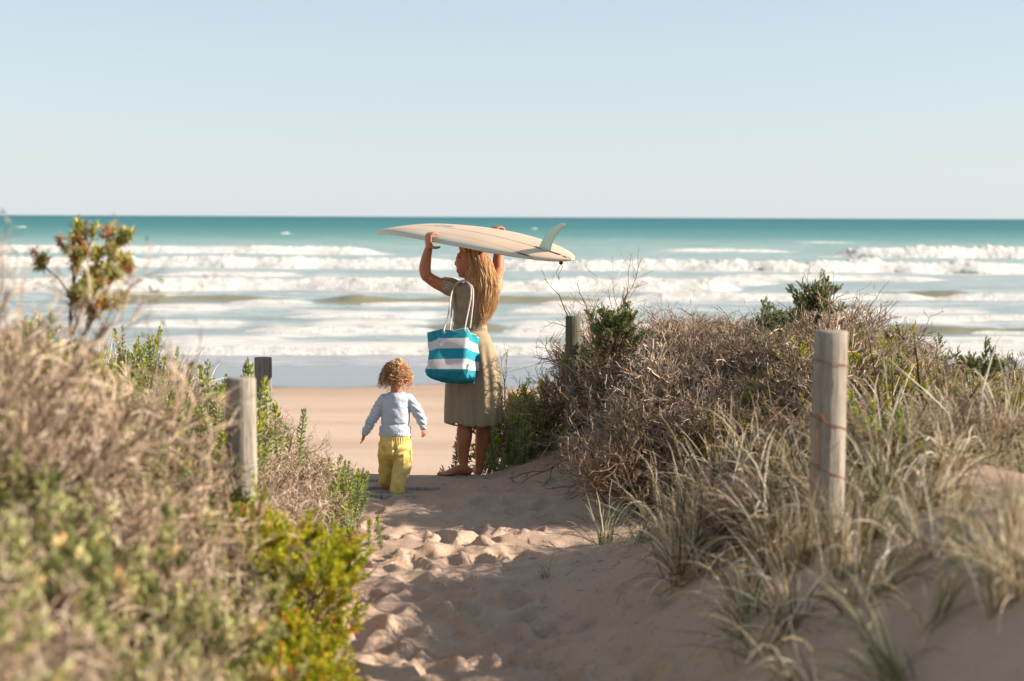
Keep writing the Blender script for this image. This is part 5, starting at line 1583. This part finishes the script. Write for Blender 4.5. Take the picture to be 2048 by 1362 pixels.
xrF = lambda Y: np.interp(Y, [0, 3, 5, 6.4, 8, 9.4, 10.4, 11.3, 12, 14], [.45, .3, .12, .0, .0, .35, .3, 0.05, .05, .4])
xlF = lambda Y: np.interp(Y, [0, 3, 5, 6.4, 9, 11, 12, 14], [-.3, -.35, -.45, -.6, -1.0, -1.25, -1.45, -1.5])
FGP = ([-400, 0, 60, 130, 250, 450, 520, 600, 700, 760], [420, 575, 640, 705, 775, 900, 960, 1010, 1180, 1400])
RDP = ([-400, 60, 130, 250, 400, 520, 560, 620, 680, 720], [600, 650, 655, 668, 690, 735, 790, 860, 960, 1010])
RTP = ([1120, 1200, 1280, 1400, 1500, 1600, 1700, 1790, 1860, 2048, 2600], [665, 640, 625, 620, 635, 615, 590, 625, 700, 722, 730])
RGT = ([1400, 1800, 2600], [655, 650, 700])
RGP = ([1180, 1300, 1400, 1560, 1700, 1850, 2048, 2600], [1040, 900, 850, 835, 800, 790, 830, 830])
# right thicket of dead shrubs (continues beyond the frame)
scatter('dead_thicket', ['dead_a', 'dead_b', 'wiry', 'dead_c', 'olive_a', 'dead_c', 'lime_b'], field(60, 1230, 1860, 10.2, 12.9, .42, .90, 1, keep=lambda x, Y, u: u < 1850 and x > xrF(Y) + .45 and (x > 1.0 or Y < 11.9), gap=.24, prof=RTP), 1)
scatter('green_understory', ['lime_b', 'olive_a', 'lime_b', 'sage_b'], field(44, 1330, 1800, 10.0, 11.6, .38, .6, 2, keep=lambda x, Y, u: x > xrF(Y) + .7, gap=.2, prof=RGT), 2)
scatter('yellow_green_scrub', ['lime_b', 'lime_a', 'wiry', 'olive_a', 'sage_a', 'dead_a'], field(60, 1780, 2600, 9.6, 13.0, .34, .62, 22, gap=.22, prof=RTP), 22)
scatter('low_dead_brush', ['dead_c', 'dead_a'], field(26, 1290, 1480, 10.1, 11.9, .34, 1.0, 12, keep=lambda x, Y, u: x > xrF(Y) + .36, gap=.17, prof=RTP), 12)
scatter('dead_brush_behind', ['dead_c', 'dead_a', 'dead_c'], field(18, 1195, 1420, 12.25, 13.0, .5, 1.05, 13, gap=.14, prof=RTP), 13)
scatter('pale_branches', ['pale'], field(26, 1200, 1900, 10.3, 12.6, .5, .9, 17, keep=lambda x, Y, u: x > xrF(Y) + .5, gap=.2, prof=RTP), 17)
scatter('small_dead_brush', ['dead_c'], field(9, 1225, 1300, 10.6, 11.8, .18, .24, 14, gap=.12), 14)
scatter('brush_under_grass', ['dead_c', 'dead_b'], field(40, 1300, 2400, 7.0, 9.4, .3, .42, 16, keep=lambda x, Y, u: x > xrF(Y) + .85, gap=.16, prof=RGP, hc=.6), 16)  # dark brush added so that gaps between the tussocks read as shade
scatter('bank_grass', ['tuss_0', 'tuss_1', 'tuss_2', 'tuss_3', 'tuss_flat', 'spurge_1'], field(120, 1240, 2500, 6.6, 9.0, .45, .95, 3, prof=RGP, hc=.40, keep=lambda x, Y, u: x > xrF(Y) + (.72 if Y < 9 else .95) and not (Y > 8.8 and x < 2.6), gap=.12), 3)
scatter('slope_sprigs', ['tuss_sprig', 'tuss_flat', 'tuss_grey', 'tuss_fine'], field(22, 1440, 2400, 4.3, 6.6, .5, 1.0, 4, keep=lambda x, Y, u: x > xrF(Y) + .68 and not (6.0 < Y < 6.5 and x > 1.15), gap=.12), 4)
scatter('dune_grass_beyond', ['tuss_1', 'tuss_3'], field(12, 2300, 3300, 3.0, 4.6, .5, .8, 5, gap=.2), 5)
scatter('post_foot_grass', ['tuss_0', 'tuss_1', 'tuss_flat', 'tuss_3', 'tuss_grey'], field(32, 1400, 2400, 5.9, 7.3, .5, .85, 15, keep=lambda x, Y, u: x > xrF(Y) + .92 and not (6.02 < Y < 6.5 and x > 1.15), gap=.13, prof=RGP, hc=.4), 15)
# left ridge
scatter('ridge_grass', ['tuss_fine', 'tuss_fine', 'tuss_0', 'spurge_1', 'tuss_2', 'spurge_2'], field(190, -260, 530, 8.2, 12.7, .85, 1.2, 6, keep=lambda x, Y, u: x < xlF(Y) - .5, gap=.10, prof=RDP, hc=.55), 6)
scatter('ridge_flank', ['dead_a', 'spurge_2', 'wiry', 'tuss_fine', 'dead_b'], field(70, 430, 660, 7.4, 12.0, .34, .56, 7, keep=lambda x, Y, u: xlF(Y) - .95 < x < xlF(Y) - .10, gap=.13, prof=RDP), 7)
scatter('seaward_spurge', ['spurge_0', 'spurge_1', 'spurge_2'], field(22, 560, 690, 9.0, 11.6, .55, .95, 8, keep=lambda x, Y, u: xlF(Y) - .30 < x < xlF(Y) + .12, gap=.10), 8)
# left foreground tangle
scatter('foreground_brush', ['dead_a', 'sage_a', 'sage_b', 'olive_a', 'wiry', 'dead_b', 'lime_b', 'dead_c'], field(120, -350, 470, 2.7, 7.6, .42, .62, 9, keep=lambda x, Y, u: x < xlF(Y) - .26 and not (u > 395 and Y < 6.9), gap=.17, prof=FGP), 9)
scatter('pale_brush_edge', ['dead_a', 'wiry', 'dead_b'], field(20, 420, 620, 6.2, 7.8, .26, .42, 10, keep=lambda x, Y, u: xlF(Y) - .60 < x < xlF(Y) - .22, gap=.12, prof=FGP), 10)
# twigs and bits of stem lying on the sand
def litter():
    r = np.random.default_rng(3); n = 1500
    Y = r.uniform(4.8, 12.1, n); x = np.where(r.random(n) < .55, xrF(Y) + r.normal(.15, .35, n), r.uniform(-1.3, 1.5, n))
    d = np.stack([r.normal(0, 1, n), r.normal(0, 1, n), r.normal(0, .12, n)], 1); d /= np.linalg.norm(d, axis=1, keepdims=True)
    L = r.gamma(1.3, .010, n).clip(.004, .12)
    P0 = np.stack([x, Y, G(x, Y) + .006], 1); P2 = P0 + d * L[:, None]; P2[:, 2] = G(P2[:, 0], P2[:, 1]) + .007 + r.uniform(0, .01, n)
    P1 = (P0 + P2) / 2 + r.normal(0, .12, (n, 3)) * L[:, None] + np.array([0, 0, .004])
    m = MB(); m.tubes(np.stack([P0, P1, P2], 1), (.0006 + L * .012)[:, None] * np.ones((1, 3)), 3)
    tag(m.build('sand_litter', mat_tone('litter', [(0, '#2c1f19'), (.6, '#5e4738'), (1, '#9a8068')], .9, 0, .1)), kind='stuff')


litter()
for (u, v, Y, L, a) in ((1180, 938, 11.2, .26, .15), (1110, 885, 11.9, .14, .8), (1370, 1120, 7.4, .10, .2)):
    p = W(u, v, Y); r = np.random.default_rng(int(u)); x0 = p[0]
    A = grow(np.array([[x0, Y, float(G(x0, Y)) + .01]]), np.array([[-math.cos(a), -math.sin(a), 0.02]]), L, 6, .12, 0, r); A[..., 2] = G(A[..., 0], A[..., 1]) + .012 + np.abs(np.sin(np.arange(7))) * .012
    mb = MB(); mb.tubes(A, rad(1, 7, .005, .002), 5); P, D, _ = branch(A, 7, .8, r, .1); D[:, 2] = np.abs(D[:, 2])
    mb.tubes(grow(P, D, L * .22, 2, .2, 0, r), .0018, 3)
    o = mb.build('fallen_twig', M_TWIGR, loc=(x0, Y, float(G(x0, Y))))
    tag(o, {1180: 'dark fallen twig lying on the shaded sand below the far post', 1110: 'short dark stick on the sand slope under the wire netting', 1370: 'small curved reddish stem lying on the smooth shaded slope'}[u], 'twig')
# thin loop of dry stem against the beach left of the child
base = W(700, 972, 11.6); base[2] = float(G(base[0], base[1])); o = thing('dry_sprig', base, 'thin curled dry stems silhouetted on the beach left of the child', 'plant')
for (du, top) in ((0, [(2, -8), (8, -30), (6, -44)]), (8, [(12, -10), (20, -28), (24, -36)]), (16, [(20, -14), (14, -30)]), (30, [(44, -6), (52, -20), (46, -38), (36, -34)])):
    pts = [W(690 + du, 975, 11.6)] + [W(690 + du + a, 975 + b, 11.6) for a, b in top]; pts[0][2] = float(G(pts[0][0], 11.6)) - .01
    wire(o, pts, .0014, M_TWIGR).name = 'stem'
